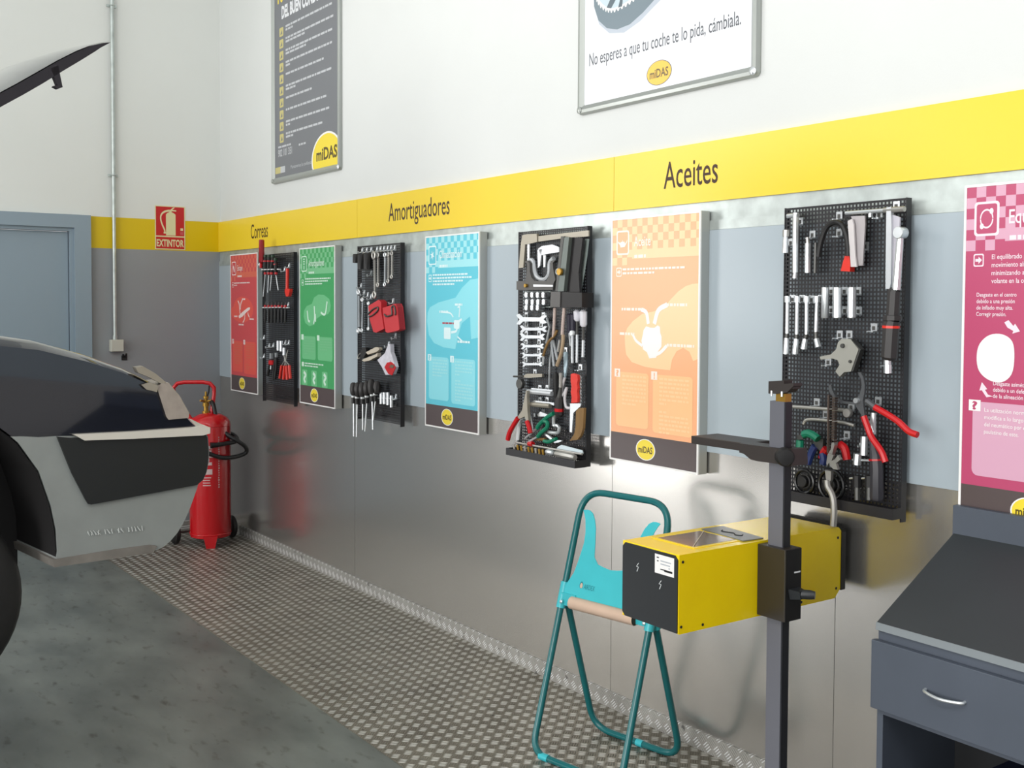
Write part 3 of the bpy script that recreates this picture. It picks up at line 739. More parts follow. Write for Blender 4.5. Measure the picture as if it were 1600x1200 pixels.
# ------------------------------------------------------------------ perforated tool boards
BD = 0.055                                         # front face of a board stands this far off the wall
Z1B, Z0B = 1.916, 0.988
def board(x0, x1, label, hooks, tray=None, z0=Z0B, z1=Z1B):
    t = empty('tool_board', ((x0 + x1) / 2, -0.03, z0), label, 'tool board', 'black perforated tool boards on the wall')
    build('perforated_sheet', MB().box(x0, x1, -BD, -BD + 0.0012, z0, z1, PERF), t)
    for a, b_ in ((x0 - 0.002, x0 + 0.002), (x1 - 0.002, x1 + 0.002)):
        build('side_flange', MB().box(a, b_, -BD - 0.001, -0.032, z0 - 0.012, z1 + 0.004, BLACK_SHEET), t)
    for zz in (z0 + 0.03, z1 - 0.03): build('wall_bracket', MB().box((x0 + x1) / 2 - 0.03, (x0 + x1) / 2 + 0.03, -BD + 0.0014, -0.0124, zz - 0.008, zz + 0.008, BLACK_SHEET), t)
    build('top_flange', MB().box(x0 + 0.002, x1 - 0.002, -BD - 0.001, -0.035, z1, z1 + 0.003, BLACK_SHEET), t)
    if tray:
        d, h, zb = tray
        mb = MB()
        mb.box(x0 - 0.004, x1 + 0.004, -BD - d, -BD - 0.0015, zb, zb + 0.002, BLACK_SHEET)
        mb.box(x0 - 0.004, x1 + 0.004, -BD - d, -BD - d + 0.002, zb + 0.002, zb + h, BLACK_SHEET)
        for a in (x0 - 0.004, x1 + 0.002): mb.box(a, a + 0.002, -BD - d + 0.002, -BD - 0.0015, zb + 0.002, zb + h, BLACK_SHEET)
        build('tray', mb, t)
    hook = None
    for (px, py, kind) in hooks:
        p = on_wall(px, py, BD + 0.004)
        if kind == 'clip':                          # folded square clip with a forward lip
            mb = MB().box(p.x - 0.011, p.x + 0.011, -BD - 0.0035, -BD - 0.001, p.z - 0.013, p.z + 0.013, CHROME)
            mb.box(p.x - 0.011, p.x - 0.007, -BD - 0.024, -BD - 0.0035, p.z - 0.013, p.z - 0.009, CHROME)
            mb.box(p.x + 0.004, p.x + 0.011, -BD - 0.024, -BD - 0.0035, p.z - 0.013, p.z - 0.009, CHROME)
            mb.box(p.x - 0.006, p.x + 0.004, -BD - 0.0045, -BD - 0.0036, p.z - 0.007, p.z + 0.005, DARK_STEEL)
        else:                                       # bent wire peg
            mb = MB().tube([(p.x, -BD - 0.001, p.z + 0.012), (p.x, -BD - 0.006, p.z + 0.012), (p.x, -BD - 0.008, p.z - 0.006), (p.x, -BD - 0.028, p.z - 0.012), (p.x, -BD - 0.032, p.z - 0.002)], 0.0042, CHROME, 6)
            mb.box(p.x - 0.009, p.x + 0.009, -BD - 0.0035, -BD - 0.001, p.z - 0.010, p.z + 0.019, CHROME)
        build('hook', mb, t)
    return t

def zA(*q): return [(400 + x / 8.575, 370 + y / 8.575) for x, y in q]
def zB(*q): return [(400 + x / 8.575, 500 + y / 8.575) for x, y in q]
def zC(*q): return [(545 + x / 7.495, 375 + y / 7.495) for x, y in q]
def zD(*q): return [(540 + x / 7.06, 525 + y / 7.06) for x, y in q]
def zH(*q): return [(800 + x / 8.57, 350 + y / 8.57) for x, y in q]
def zE(*q): return [(795 + x / 9.23, 480 + y / 9.23) for x, y in q]
def zF(*q): return [(785 + x / 9.23, 600 + y / 9.23) for x, y in q]
def zG(*q): return [(1210 + x / 7.273, 305 + y / 7.273) for x, y in q]
def zK(*q): return [(1210 + x / 7.273, 440 + y / 7.273) for x, y in q]
def zI(*q): return [(1220 + x / 5, 580 + y / 5) for x, y in q]

def shape(kind, data, d, arg, m, mb):
    if kind == 'rod':                               # round bar; arg = radius or list
        pts = [on_wall(a, b, d) for a, b in data]
        mb.tube(pts, arg, m, 8)
    elif kind == 'bend':
        mb.tube([Vector(p) for p in smooth_path([on_wall(a, b, d) for a, b in data], 4)], arg, m, 8)
    elif kind == 'plate':                           # flat piece; arg = thickness
        f = [on_wall(a, b, d) for a, b in data]
        mb.prism(f, [p + Vector((0, arg, 0)) for p in f], m)
    elif kind == 'ring':                            # eye facing the room; data = centre, arg = (R, r)
        mb.ring(on_wall(*data[0], d), (0, 1, 0), arg[0], arg[1], m, 20, 8)
    elif kind == 'cyl':                             # stub standing out of the board; arg = (radius, length)
        p = on_wall(*data[0], d); mb.lathe(p, (0, -1, 0), [(-arg[1] / 2, arg[0] * 0.92), (-arg[1] / 2 + 0.002, arg[0]), (arg[1] / 2 - 0.002, arg[0]), (arg[1] / 2, arg[0] * 0.9)], m, 14)
    return mb

def tool(name, label, cat, group, parts, d=0.072):
    """parts: (part name, material, [(kind, points, arg, optional depth)])"""
    if len(parts) == 1:
        mb = MB()
        for s in parts[0][2]: shape(s[0], s[1], s[3] if len(s) > 3 else d, s[2], parts[0][1], mb)
        return build(name, mb, label=label, cat=cat, group=group)
    p0 = parts[0][2][0]; loc = on_wall(*p0[1][0], d)
    t = empty(name, loc, label, cat, group)
    for pn, m, shapes in parts:
        mb = MB()
        for s in shapes: shape(s[0], s[1], s[3] if len(s) > 3 else d, s[2], m, mb)
        build(pn, mb, t)
    return t

def mid(a, b, t): return (a[0] + (b[0] - a[0]) * t, a[1] + (b[1] - a[1]) * t)
ORD = ['first', 'second', 'third', 'fourth', 'fifth', 'sixth', 'seventh', 'eighth', 'ninth', 'tenth']

# ---- board beside the corner (screwdrivers and pliers) ----
xb0, xb1 = on_wall(410.5, 500, BD).x, on_wall(459, 500, BD).x
hk = [(p[0], p[1], 'peg') for p in zA((385, 445), (445, 395), (435, 915)) + zB((110, 240), (110, 490), (180, 350), (235, 345), (395, 310), (440, 310))]
board(xb0, xb1, 'black tool board of screwdrivers and pliers between the red and green posters', hk)
t = empty('clip_rack', on_wall(424, 421, 0.07), 'upper row of white spring clips holding screwdrivers, on the board by the red poster', 'tool rack', 'clip racks on the tool boards')
build('bar', MB().tube([on_wall(411, 421.5, 0.066), on_wall(437.5, 421, 0.066)], 0.004, CHROME, 8), t)
for q in zA((98, 440), (135, 440), (180, 438), (225, 438), (270, 437), (310, 436)):
    build('clip', MB().ring(on_wall(*q, 0.082), (0, 0, 1), 0.011, 0.004, PLASTIC_WHITE, 14, 6), t)
t = empty('clip_rack', on_wall(430, 480.5, 0.07), 'lower row of white spring clips holding small screwdrivers, on the board by the red poster', 'tool rack', 'clip racks on the tool boards')
build('bar', MB().tube([on_wall(412, 481, 0.066), on_wall(451, 480, 0.066)], 0.004, CHROME, 8), t)
for q in zA((107, 948), (150, 948), (195, 947), (238, 947), (282, 946), (328, 946), (390, 950), (430, 950)):
    build('clip', MB().ring(on_wall(*q, 0.080), (0, 0, 1), 0.009, 0.0035, PLASTIC_WHITE, 14, 6), t)
GREEN_DARK = mat('dark_green_plastic', '#1e3a26', 0.4)
for i, (hx, top, s0, s1) in enumerate(((125, 255, (125, 505), (98, 800)), (175, 255, (172, 515), (158, 750)), (225, 255, (210, 515), (190, 720)), (262, 300, (268, 515), (300, 715)))):
    sx = s0[0]
    tool('screwdriver', f'{ORD[i]} black-handled screwdriver from the left in the upper clip row by the red poster', 'screwdriver', 'screwdrivers by the red poster', [
        ('handle', BLACK_RUBBER, [('rod', zA((hx, top + 20), (hx, top + 60), (sx, 425), (sx, 470)), [0.008, 0.013, 0.013, 0.009])]),
        ('end_cap', GREEN_DARK, [('rod', zA((hx, top - 15), (hx, top + 20)), 0.0115)]),
        ('red_band', RED_PLASTIC, [('rod', zA((hx, top + 62), (hx, top + 80)), 0.0138)]),
        ('red_collar', RED_PLASTIC, [('rod', zA((sx, 475), (sx, 505)), 0.010)]),
        ('shaft', CHROME, [('rod', zA(s0, s1), 0.0034)])], 0.085)
for i, x in enumerate((125, 170, 215, 260, 305, 350, 395)):
    tool('small_screwdriver', f'{ORD[i]} small black screwdriver from the left in the lower clip row by the red poster', 'screwdriver', 'small screwdrivers by the red poster', [
        ('handle', BLACK_RUBBER, [('rod', zA((x, 965), (x, 1000), (x, 1100), (x, 1150)), [0.006, 0.0085, 0.0085, 0.006])]),
        ('red_band', RED_PLASTIC, [('rod', zA((x, 915), (x, 945)), 0.0085)]),
        ('shaft', DARK_STEEL, [('rod', zA((x + 3, 870), (x, 915)), 0.003)])], 0.082)
tool('red_baton', 'long dark red handled tool standing above the board by the red poster', 'tool', None, [
    ('handle', mat('dark_red_plastic', '#9c1620', 0.35), [('rod', zA((75, 38), (75, 46), (74, 330), (70, 350)), [0.014, 0.0185, 0.0185, 0.012])]),
    ('ferrule', PLASTIC_WHITE, [('rod', zA((45, 372), (62, 376)), 0.009)]),
    ('shaft', RED_PLASTIC, [('rod', zA((70, 350), (66, 415)), 0.010)])], 0.10)
tool('red_scraper', 'red wide-tipped scraper at the right of the board by the red poster', 'scraper', None, [
    ('shaft', RED_BRIGHT, [('rod', zA((422, 425), (418, 700)), 0.0105)]),
    ('tip', RED_BRIGHT, [('plate', zA((385, 700), (450, 695), (448, 740), (430, 800), (400, 800), (385, 740)), 0.02, 0.088)])], 0.082)
for i, (x, a, b) in enumerate(((300, 278, 408), (340, 280, 420), (380, 372, 472))):
    tool('socket', f'{ORD[i]} white-metal socket from the left above the red pliers by the red poster', 'socket', 'sockets by the red poster',
         [('body', CHROME, [('rod', zB((x, a), (x, b)), 0.0105)])], 0.078)
tool('side_cutters', 'side cutters with red and black handles, low on the board by the red poster', 'pliers', None, [
    ('jaws', CHROME, [('plate', zB((180, 445), (203, 445), (205, 520), (178, 520)), 0.014)]),
    ('left_handle', BLACK_RUBBER, [('rod', zB((185, 600), (158, 745)), 0.009)]),
    ('red_collar', RED_PLASTIC, [('plate', zB((170, 540), (215, 540), (225, 600), (165, 605)), 0.014)]),
    ('spring', CHROME, [('rod', zB((200, 610), (198, 660)), 0.005)])])
tool('black_pliers', 'pliers with black handles, left of the red pliers by the red poster', 'pliers', None, [
    ('jaws', CHROME, [('plate', zB((248, 440), (275, 440), (272, 500), (252, 500)), 0.012)]),
    ('handle', BLACK_RUBBER, [('rod', zB((262, 510), (245, 640), (232, 800)), 0.009)]),
    ('handle', BLACK_RUBBER, [('rod', zB((272, 510), (272, 640), (255, 790)), 0.009)])])
for i, (c, h1, h2, s) in enumerate((((385, 540), (345, 610, 320, 780), (412, 610, 420, 800), 'left'), ((398, 548), (382, 612, 370, 795), (447, 608, 460, 785), 'right'))):
    tool('red_pliers', f'{s} one of two crossed pliers with bright red handles by the red poster', 'pliers', 'red pliers by the red poster', [
        ('jaws', STEEL, [('rod', zB((430, 400) if i == 0 else (372, 470), c, h1[:2] if i == 0 else h2[:2]), 0.0035), ('rod', zB((425, 410) if i else (385, 480), c, h2[:2] if i == 0 else h1[:2]), 0.0035)]),
        ('handle', RED_BRIGHT, [('rod', zB(h1[:2], h1[2:]), 0.0095)]),
        ('handle', RED_BRIGHT, [('rod', zB(h2[:2], h2[2:]), 0.0095)])], 0.075 + 0.012 * i)

# ---- second board (spanners, red clamps, screwdrivers) ----
xb0, xb1 = on_wall(559, 500, BD).x, on_wall(626, 500, BD).x
hk = [(p[0], p[1], 'peg') for p in zC((160, 130), (212, 128), (265, 122), (333, 120), (373, 115), (415, 112), (457, 108), (497, 105), (540, 102), (265, 400), (147, 545), (183, 625), (225, 650), (262, 675), (520, 725), (550, 1135)) + zD((478, 100), (552, 265), (555, 680))]
board(xb0, xb1, 'black tool board of spanners and screwdrivers between the green and blue posters', hk)
for i, (x0, x1, ya, yb_, c) in enumerate(((58, 120, 165, 268, 'small, leftmost'), (122, 182, 168, 342, 'middle'), (184, 262, 160, 340, 'right-hand'))):
    tool('impact_socket', f'{c} one of three black impact sockets at the top left of the spanner board', 'socket', 'black impact sockets', [
        ('body', BLACK_RUBBER, [('rod', zC(((x0 + x1) / 2, ya), ((x0 + x1) / 2, ya + 12), ((x0 + x1) / 2, yb_)), [0.020, 0.024, 0.024] if i else [0.018, 0.021, 0.021])]),
        ('bore', DARK_STEEL, [('rod', zC(((x0 + x1) / 2, yb_ - 2), ((x0 + x1) / 2, yb_ + 3)), 0.014)])], 0.10)
def ring_spanner(label, a, b, R, r, m=STEEL, d=0.078):
    tool('ring_spanner', label, 'spanner', 'ring spanners on the second board', [
        ('ring', m, [('ring', [a], (R, r))]), ('ring', m, [('ring', [b], (R * 0.95, r))]),
        ('shank', m, [('plate', [(mid(a, b, t)[0] + s * w, mid(a, b, t)[1]) for s, w, t in ((-1, 1.1, 0.09), (1, 1.1, 0.09), (1, 0.9, 0.5), (1, 1.1, 0.91), (-1, 1.1, 0.91), (-1, 0.9, 0.5))], 0.007)])], d)
ring_spanner('largest ring spanner, long and grey, beside the black impact sockets', *zC((293, 182), (300, 642)), 0.0165, 0.0062, d=0.088)
ring_spanner('grey ring spanner just right of the largest one', *zC((338, 178), (339, 525)), 0.0115, 0.0045)
ring_spanner('bright ring spanner in the middle of the top row', *zC((422, 175), (419, 520)), 0.010, 0.004, CHROME)
ring_spanner('grey ring spanner second from the right of the top row', *zC((461, 168), (459, 482)), 0.010, 0.004)
ring_spanner('shortest ring spanner, at the right end of the top row', *zC((503, 158), (501, 430)), 0.0095, 0.004)
ring_spanner('long bright ring spanner at the far left edge of the second board', *zC((113, 610), (113, 1060)), 0.012, 0.0048, CHROME, 0.085)
ring_spanner('second bright ring spanner from the left edge of the second board', *zC((158, 700), (152, 1058)), 0.010, 0.004, CHROME)
ring_spanner('ring spanner half hidden by the left red clamp', *zC((230, 742), (228, 1038)), 0.009, 0.0035, CHROME)
CLAMP_RED = mat('clamp_red_plastic', '#cf3038', 0.45)
tool('red_clamp', 'left one of two red plastic clamps, tilted, with a dark metal clip', 'clamp', 'red plastic clamps', [
    ('body', CLAMP_RED, [('plate', zC((228, 772), (348, 700), (378, 726), (378, 830), (412, 1040), (318, 1086), (288, 1075), (240, 915)), 0.035)]),
    ('side_rib', mat('clamp_dark_red', '#a8222c', 0.45), [('plate', zC((355, 705), (384, 740), (384, 835), (368, 830)), 0.028, 0.105)]),
    ('clip', DARK_STEEL, [('bend', zC((215, 880), (250, 840), (300, 800), (340, 790), (335, 830), (280, 880), (235, 900)), 0.004, 0.112)])], 0.108)
tool('red_clamp', 'right one of two red plastic clamps, hanging level, with a dark metal clip', 'clamp', 'red plastic clamps', [
    ('body', CLAMP_RED, [('plate', zC((395, 795), (548, 745), (566, 790), (592, 1045), (575, 1060), (455, 1088), (430, 1075), (408, 930)), 0.035)]),
    ('side_rib', mat('clamp_dark_red', '#a8222c', 0.45), [('plate', zC((552, 745), (572, 790), (598, 1040), (585, 1040), (560, 800)), 0.028, 0.104)]),
    ('clip', DARK_STEEL, [('bend', zC((415, 870), (440, 895), (480, 885), (505, 870), (500, 790), (530, 775), (545, 850), (540, 880)), 0.004, 0.112)])], 0.106)
tool('clamp_pliers', 'cream plastic hose clamp pliers with two blunt jaws', 'pliers', None, [
    ('upper_jaw', CREAM, [('plate', zD((222, 180), (330, 122), (362, 126), (370, 150), (345, 172), (245, 205)), 0.02)]),
    ('lower_jaw', CREAM, [('plate', zD((178, 268), (205, 250), (325, 205), (350, 185), (348, 225), (262, 272), (200, 282)), 0.022)]),
    ('grip', BLACK_RUBBER, [('plate', zD((190, 125), (222, 130), (228, 185), (200, 235), (165, 248), (160, 170)), 0.024, 0.088)]),
    ('wire', STEEL, [('bend', zD((165, 190), (140, 215), (135, 250), (160, 240)), 0.003)])], 0.09)
tool('tool_bag', 'small white and red plastic bag hanging on a peg of the second board', 'bag', None, [
    ('bag', mat('white_plastic_bag', '#dfdde6', 0.35, noise=0.15, nscale=30), [('plate', zD((350, 265), (432, 190), (470, 90), (492, 90), (497, 180), (522, 250), (545, 340), (515, 425), (440, 428), (398, 340)), 0.022)]),
    ('red_label', RED_PLASTIC, [('plate', zD((428, 345), (455, 295), (495, 285), (530, 310), (552, 350), (512, 432), (470, 418)), 0.003, 0.0915)]),
    ('brown_patch', mat('brown_patch', '#6d5a46', 0.6), [('plate', zD((478, 345), (500, 315), (535, 325), (520, 355)), 0.002, 0.0935)])], 0.088)
for i, (x, top, c0, s0, s1) in enumerate(((86, 512, 655, (90, 745), (90, 1108)), (134, 512, 665, (130, 755), (120, 1112)), (184, 512, 670, (190, 750), (190, 1035)), (234, 500, 655, (236, 742), (215, 1052)), (283, 476, 640, (295, 722), (301, 1032)), (346, 496, 630, (330, 720), (305, 928)))):
    tool('large_screwdriver', f'{ORD[i]} from the left of the six fat-handled screwdrivers low on the second board', 'screwdriver', 'fat-handled screwdrivers', [
        ('handle', DARK_GRIP, [('rod', zD((x, top), (x, top + 16), (x + 1, top + 70), (x + 2, c0 - 20), (s0[0], c0)), [0.008, 0.017, 0.0215, 0.018, 0.011])]),
        ('collar', PLASTIC_WHITE, [('rod', zD((s0[0] - 2, c0 + 2), (s0[0] - 2, c0 + 22)), 0.0125)]),
        ('ferrule', BLACK_RUBBER, [('rod', zD((s0[0] - 2, c0 + 22), (s0[0], s0[1])), 0.012 if i < 5 else 0.009)]),
        ('shaft', CHROME, [('rod', zD(s0, s1), [0.0042, 0.0036])])], 0.105)
for i, (x, b) in enumerate(((395, 748), (430, 750), (468, 760), (507, 786))):
    tool('nut_driver', f'{ORD[i]} of four short white-metal tubes from the left, at the foot of the second board', 'socket', 'short white-metal tubes',
         [('tube', CHROME, [('rod', zD((x, 622 + (35 if i == 3 else 0)), (x, b)), 0.0088)])], 0.082)
t = empty('clip_rack', on_wall(610, 618, 0.07), 'row of small spring clips behind the white-metal tubes on the second board', 'tool rack', 'clip racks on the tool boards')
build('bar', MB().tube([on_wall(592, 622, 0.068), on_wall(620, 622.5, 0.068)], 0.004, CHROME, 8), t)
for x, y in zD((375, 685), (412, 690), (450, 690), (488, 690), (535, 700)): build('clip', MB().ring(on_wall(x, y, 0.078), (0, 0, 1), 0.008, 0.003, CHROME, 12, 6), t)

# ---- third board (calipers, spanners, hanging pliers) ----
xb0, xb1 = on_wall(810, 500, BD).x, on_wall(917, 500, BD).x
hk = [(p[0], p[1], 'clip') for p in zE((250, 120), (497, 120), (252, 250), (465, 252), (250, 385), (435, 385), (247, 505), (435, 505), (245, 630), (432, 635), (243, 762), (430, 762), (375, 940), (1030, 870), (815, 625)) + zF((540, 60), (645, 60), (540, 235), (640, 235), (585, 410))]
board(xb0, xb1, 'black tool board crowded with silver hand tools between the blue and orange posters', hk, tray=(0.060, 0.030, 0.957), z0=0.970)
SATIN = mat('satin_nickel', '#d5d8dc', 0.35, 0.45)
GREYBEIGE = mat('warm_grey_steel', '#a39d90', 0.4, 0.5)
tool('caliper', 'largest sliding caliper across the top of the third board', 'caliper', 'calipers on the third board', [
    ('beam', GREYBEIGE, [('plate', zH((330, 165), (1025, 85), (1025, 165), (660, 195), (330, 240)), 0.006)]),
    ('head', GREYBEIGE, [('plate', zH((130, 155), (200, 135), (330, 130), (335, 240), (200, 272), (165, 275)), 0.012, 0.082)]),
    ('jaw', GREYBEIGE, [('plate', zH((135, 160), (185, 160), (150, 585), (90, 590), (100, 470), (118, 270)), 0.010, 0.08)]),
    ('inner_jaw', CHROME, [('plate', zH((205, 272), (235, 270), (232, 490), (205, 495)), 0.006)])], 0.077)
tool('caliper', 'smaller bright sliding caliper under the largest one on the third board', 'caliper', 'calipers on the third board', [
    ('beam', SATIN, [('plate', zH((350, 330), (400, 295), (540, 275), (630, 310), (630, 375), (480, 400), (385, 420)), 0.006)]),
    ('jaw', SATIN, [('plate', zH((340, 345), (400, 340), (375, 560), (345, 590)), 0.006)]),
    ('inner_jaw', CHROME, [('plate', zH((415, 420), (450, 415), (445, 575), (420, 580)), 0.005)])], 0.07)
tool('fork_tool', 'dark grey U-shaped separator fork on the third board', 'fork tool', None, [
    ('fork', mat('dark_grey_cast_steel', '#5a5856', 0.5, 0.2), [('plate', zH((60, 765), (175, 765), (200, 640), (195, 525), (165, 505), (200, 490), (235, 525), (240, 640), (262, 720), (300, 762), (460, 762), (500, 700), (515, 560), (515, 500), (545, 485), (578, 487), (545, 520), (550, 600), (580, 745), (555, 795), (545, 882), (60, 882)), 0.014)]),
    ('slider', CHROME, [('plate', zH((285, 810), (545, 815), (545, 838), (285, 840)), 0.004, 0.1)]),
    ('screw', BRASS, [('cyl', zH((185, 826)), (0.008, 0.012), 0.1)])], 0.094)
tool('steel_yoke', 'bright curved steel yoke behind the dark separator fork', 'yoke', None, [('yoke', SATIN, [('bend', zH((240, 480), (285, 500), (300, 600), (330, 700), (400, 745), (460, 730), (500, 660), (510, 520), (560, 460)), 0.010)])], 0.070)
t = empty('tool_holder', on_wall(870, 440, 0.1), 'tall black sheet-metal holder on the right of the third board', 'tool holder')
def sl(pts, d, dd, m, nm):
    f = [on_wall(a, b, d) for a, b in zH(*pts)]
    build(nm, MB().prism(f, [p + Vector((0, dd, 0)) for p in f], m), t)
GREY_EDGE = mat('grey_green_steel', '#68706c', 0.4, 0.3)
sl([(700, 175), (765, 175), (690, 900), (610, 905)], 0.112, 0.028, GREY_EDGE, 'edge_strip')
sl([(765, 178), (945, 190), (890, 660), (905, 915), (690, 905)], 0.095, 0.013, mat('holder_black', '#1c191a', 0.5), 'body')
sl([(655, 165), (695, 165), (610, 900), (578, 900)], 0.090, 0.008, DARK_STEEL, 'rear_flange')
sl([(520, 905), (645, 908), (640, 1112), (510, 1112)], 0.125, 0.02, mat('holder_grey', '#5f5d5c', 0.5), 'pocket_side')
sl([(645, 908), (935, 920), (935, 1118), (640, 1112)], 0.12, 0.06, mat('holder_black', '#1c191a', 0.5), 'pocket')
tool('steel_rule', 'pale tapered steel rule hanging at the right edge of the third board', 'rule', None, [('blade', mat('pale_green_steel', '#a9b5b0', 0.35, 0.4), [('plate', zH((950, 200), (1025, 200), (1000, 420), (960, 680), (918, 915), (895, 915), (895, 660)), 0.004)])], 0.068)
tool('brass_fitting', 'small brass screw fitting on the grey edge of the tool holder', 'fitting', None, [('stud', BRASS, [('cyl', zH((640, 640)), (0.015, 0.012))]), ('nut', CHROME, [('ring', zH((612, 640)), (0.010, 0.004))])], 0.122)
RACKM = mat('pale_rack_metal', '#aab4b0', 0.4, 0.4)
t = empty('socket_rack', on_wall(838, 468, 0.07), 'pale metal socket rack under the dark separator fork', 'socket rack')
for a in (905, 1010, 1100): build('rail', MB().box(on_wall(822, 450, 0.06).x, on_wall(862, 450, 0.06).x, -0.066, -0.0565, on_wall(*zH((300, a + 20))[0], 0.06).z, on_wall(*zH((300, a))[0], 0.06).z, RACKM), t)
k = 0
for r, (yy) in enumerate((950, 1045, 1120)):
    for c, x in enumerate((225, 300, 375, 450)):
        if r == 2 and c == 3: continue
        tool('socket', f'{ORD[c]} socket from the left in the {("upper", "middle", "lower")[r]} row of the pale socket rack', 'socket', 'sockets in the pale rack', [
            ('body', CHROME, [('cyl', zH((x + 6 * (r % 2), yy)), (0.0135, 0.03))]), ('bore', BLACK_RUBBER, [('cyl', zH((x + 6 * (r % 2), yy)), (0.0085, 0.002), 0.1005)])], 0.085)

def open_spanner(i, y, xl, xr, th, label):
    """open-ended spanner lying level on two clips"""
    h = th / 2; j = th * 0.95
    body = zE((xl + j * 0.9, y - h * 0.75), (xr - j * 0.9, y - h * 0.6), (xr - j * 0.2, y - j * 0.75), (xr + j * 0.35, y - j * 0.6), (xr, y - j * 0.25), (xr - j * 0.25, y), (xr + j * 0.1, y + j * 0.3), (xr + j * 0.3, y + j * 0.6), (xr - j * 0.25, y + j * 0.75), (xr - j * 0.9, y + h * 0.7), (xl + j * 0.9, y + h * 0.7), (xl + j * 0.3, y + j * 0.95), (xl - j * 0.25, y + j * 0.8), (xl + j * 0.05, y + j * 0.35), (xl + j * 0.3, y), (xl, y - j * 0.3), (xl - j * 0.3, y - j * 0.75), (xl + j * 0.25, y - j * 0.95))
    tool('open_spanner', label, 'spanner', 'open-ended spanners lying on clips', [('body', CHROME if i not in (1,) else SATIN, [('plate', body, 0.008)])], 0.088)
for i, (y, xl, xr, th) in enumerate(((175, 130, 520, 88), (315, 175, 530, 62), (428, 175, 500, 66), (562, 190, 490, 52), (692, 200, 470, 46), (822, 205, 470, 44))):
    open_spanner(i, y, xl, xr, th, ('topmost and largest open-ended spanner lying level on the third board' if i == 0 else 'lowest and smallest open-ended spanner lying level on the third board' if i == 5 else f'{ORD[i]} open-ended spanner from the top lying level on the third board'))
tool('divider', 'grey steel divider lying level below the open-ended spanners', 'divider', None, [
    ('bar', GREYBEIGE, [('plate', zE((215, 985), (260, 960), (480, 960), (478, 1005), (300, 1020), (215, 1015)), 0.010)]),
    ('screw', DARK_STEEL, [('rod', zE((68, 998), (215, 1000)), 0.004)]),
    ('knob', DARK_STEEL, [('cyl', zE((170, 1105)), (0.022, 0.02))])], 0.085)
tool('tongs', 'thin pink-shafted tongs with brown ends in the middle of the third board', 'tongs', None, [
    ('shaft', mat('pinkish_steel', '#cdbab2', 0.4, 0.4), [('rod', zE((665, 10), (655, 240), (642, 430)), 0.0068)]),
    ('brown_end', WOOD, [('bend', zE((695, 335), (660, 410), (580, 490), (535, 580), (498, 700)), 0.0055)]),
    ('tip', CHROME, [('rod', zE((498, 700), (490, 830)), 0.0045)])], 0.105)
tool('tongs', 'pink-shafted tongs with a tan leg hanging right of the first pair', 'tongs', None, [
    ('shaft', mat('pinkish_steel', '#cdbab2', 0.4, 0.4), [('rod', zE((800, 10), (785, 200), (772, 400)), 0.0075)]),
    ('tan_leg', mat('tan_steel', '#b39c80', 0.45, 0.3), [('bend', zE((785, 395), (780, 520), (752, 680), (695, 845)), 0.008)]),
    ('tip', CHROME, [('rod', zE((735, 470), (705, 640)), 0.0055)])], 0.102)
tool('pry_hook', 'long thin white-metal hook hanging in the middle of the third board', 'hook tool', None, [('rod', CHROME, [('bend', zE((620, 470), (615, 640), (595, 760), (585, 1000), (583, 1150), (560, 1165)), 0.0042)])], 0.075)
tool('long_tweezers', 'bright long tweezers crossing behind the tongs', 'tweezers', None, [
    ('leg', CHROME, [('rod', zE((640, 480), (705, 760)), 0.0055)]), ('leg', CHROME, [('rod', zE((612, 500), (650, 850)), 0.0055)])], 0.082)
tool('scriber', 'fine bright scriber crossing the tongs at a slant', 'scriber', None, [('rod', CHROME, [('rod', zE((530, 90), (590, 290), (540, 520)), 0.005)])], 0.08)
WHITE_H = mat('white_handle', '#e7e6ee', 0.35)
for i, (x, hy0, hy1, sy) in enumerate(((985, 38, 205, 800), (1072, 40, 285, 720))):
    tool('white_screwdriver', f'{("left", "right")[i]} one of two white-handled screwdrivers on the right of the third board', 'screwdriver', 'white-handled screwdrivers', [
        ('handle', WHITE_H, [('rod', zE((x, hy0), (x, hy0 + 25), (x + 4, hy1 - 30), (x + 4, hy1)), [0.008, 0.0155, 0.0145, 0.008])]),
        ('neck', DARK_STEEL, [('rod', zE((x + 4, hy1), (x + 2, hy1 + 190)), 0.006)]),
        ('shaft', CHROME, [('rod', zE((x + 2, hy1 + 190), (x - 4, sy)), 0.0058)])], 0.085)
for i, (x, b_) in enumerate(((880, 380), (930, 350))):
    tool('dark_screwdriver', f'{("left", "right")[i]} one of two dark-handled drivers under the black tool holder', 'screwdriver', 'dark-handled drivers', [
        ('handle', mat('navy_grip', '#34323f', 0.4), [('rod', zE((x, 90), (x, 110), (x - 2, b_ - 10)), [0.009, 0.014, 0.011])]),
        ('shaft', CHROME, [('rod', zE((x - 2, b_ - 10), ((895, 560) if i == 0 else (922, 800))), 0.0062)])], 0.075)
tool('t_bit', 'white-tipped straight bar between the dark and white drivers', 'bar', None, [('head', PLASTIC_WHITE, [('cyl', zE((915, 375)), (0.011, 0.014))]), ('bar', CHROME, [('rod', zE((915, 400), (918, 805)), 0.0062)])], 0.092)
tool('flat_file', 'pale blue tapered flat file in the lower middle of the third board', 'file', None, [('blade', mat('pale_blue_steel', '#b3c8d2', 0.35, 0.3), [('plate', zE((788, 645), (838, 645), (838, 840), (815, 990), (800, 1080), (793, 900)), 0.006)])], 0.085)
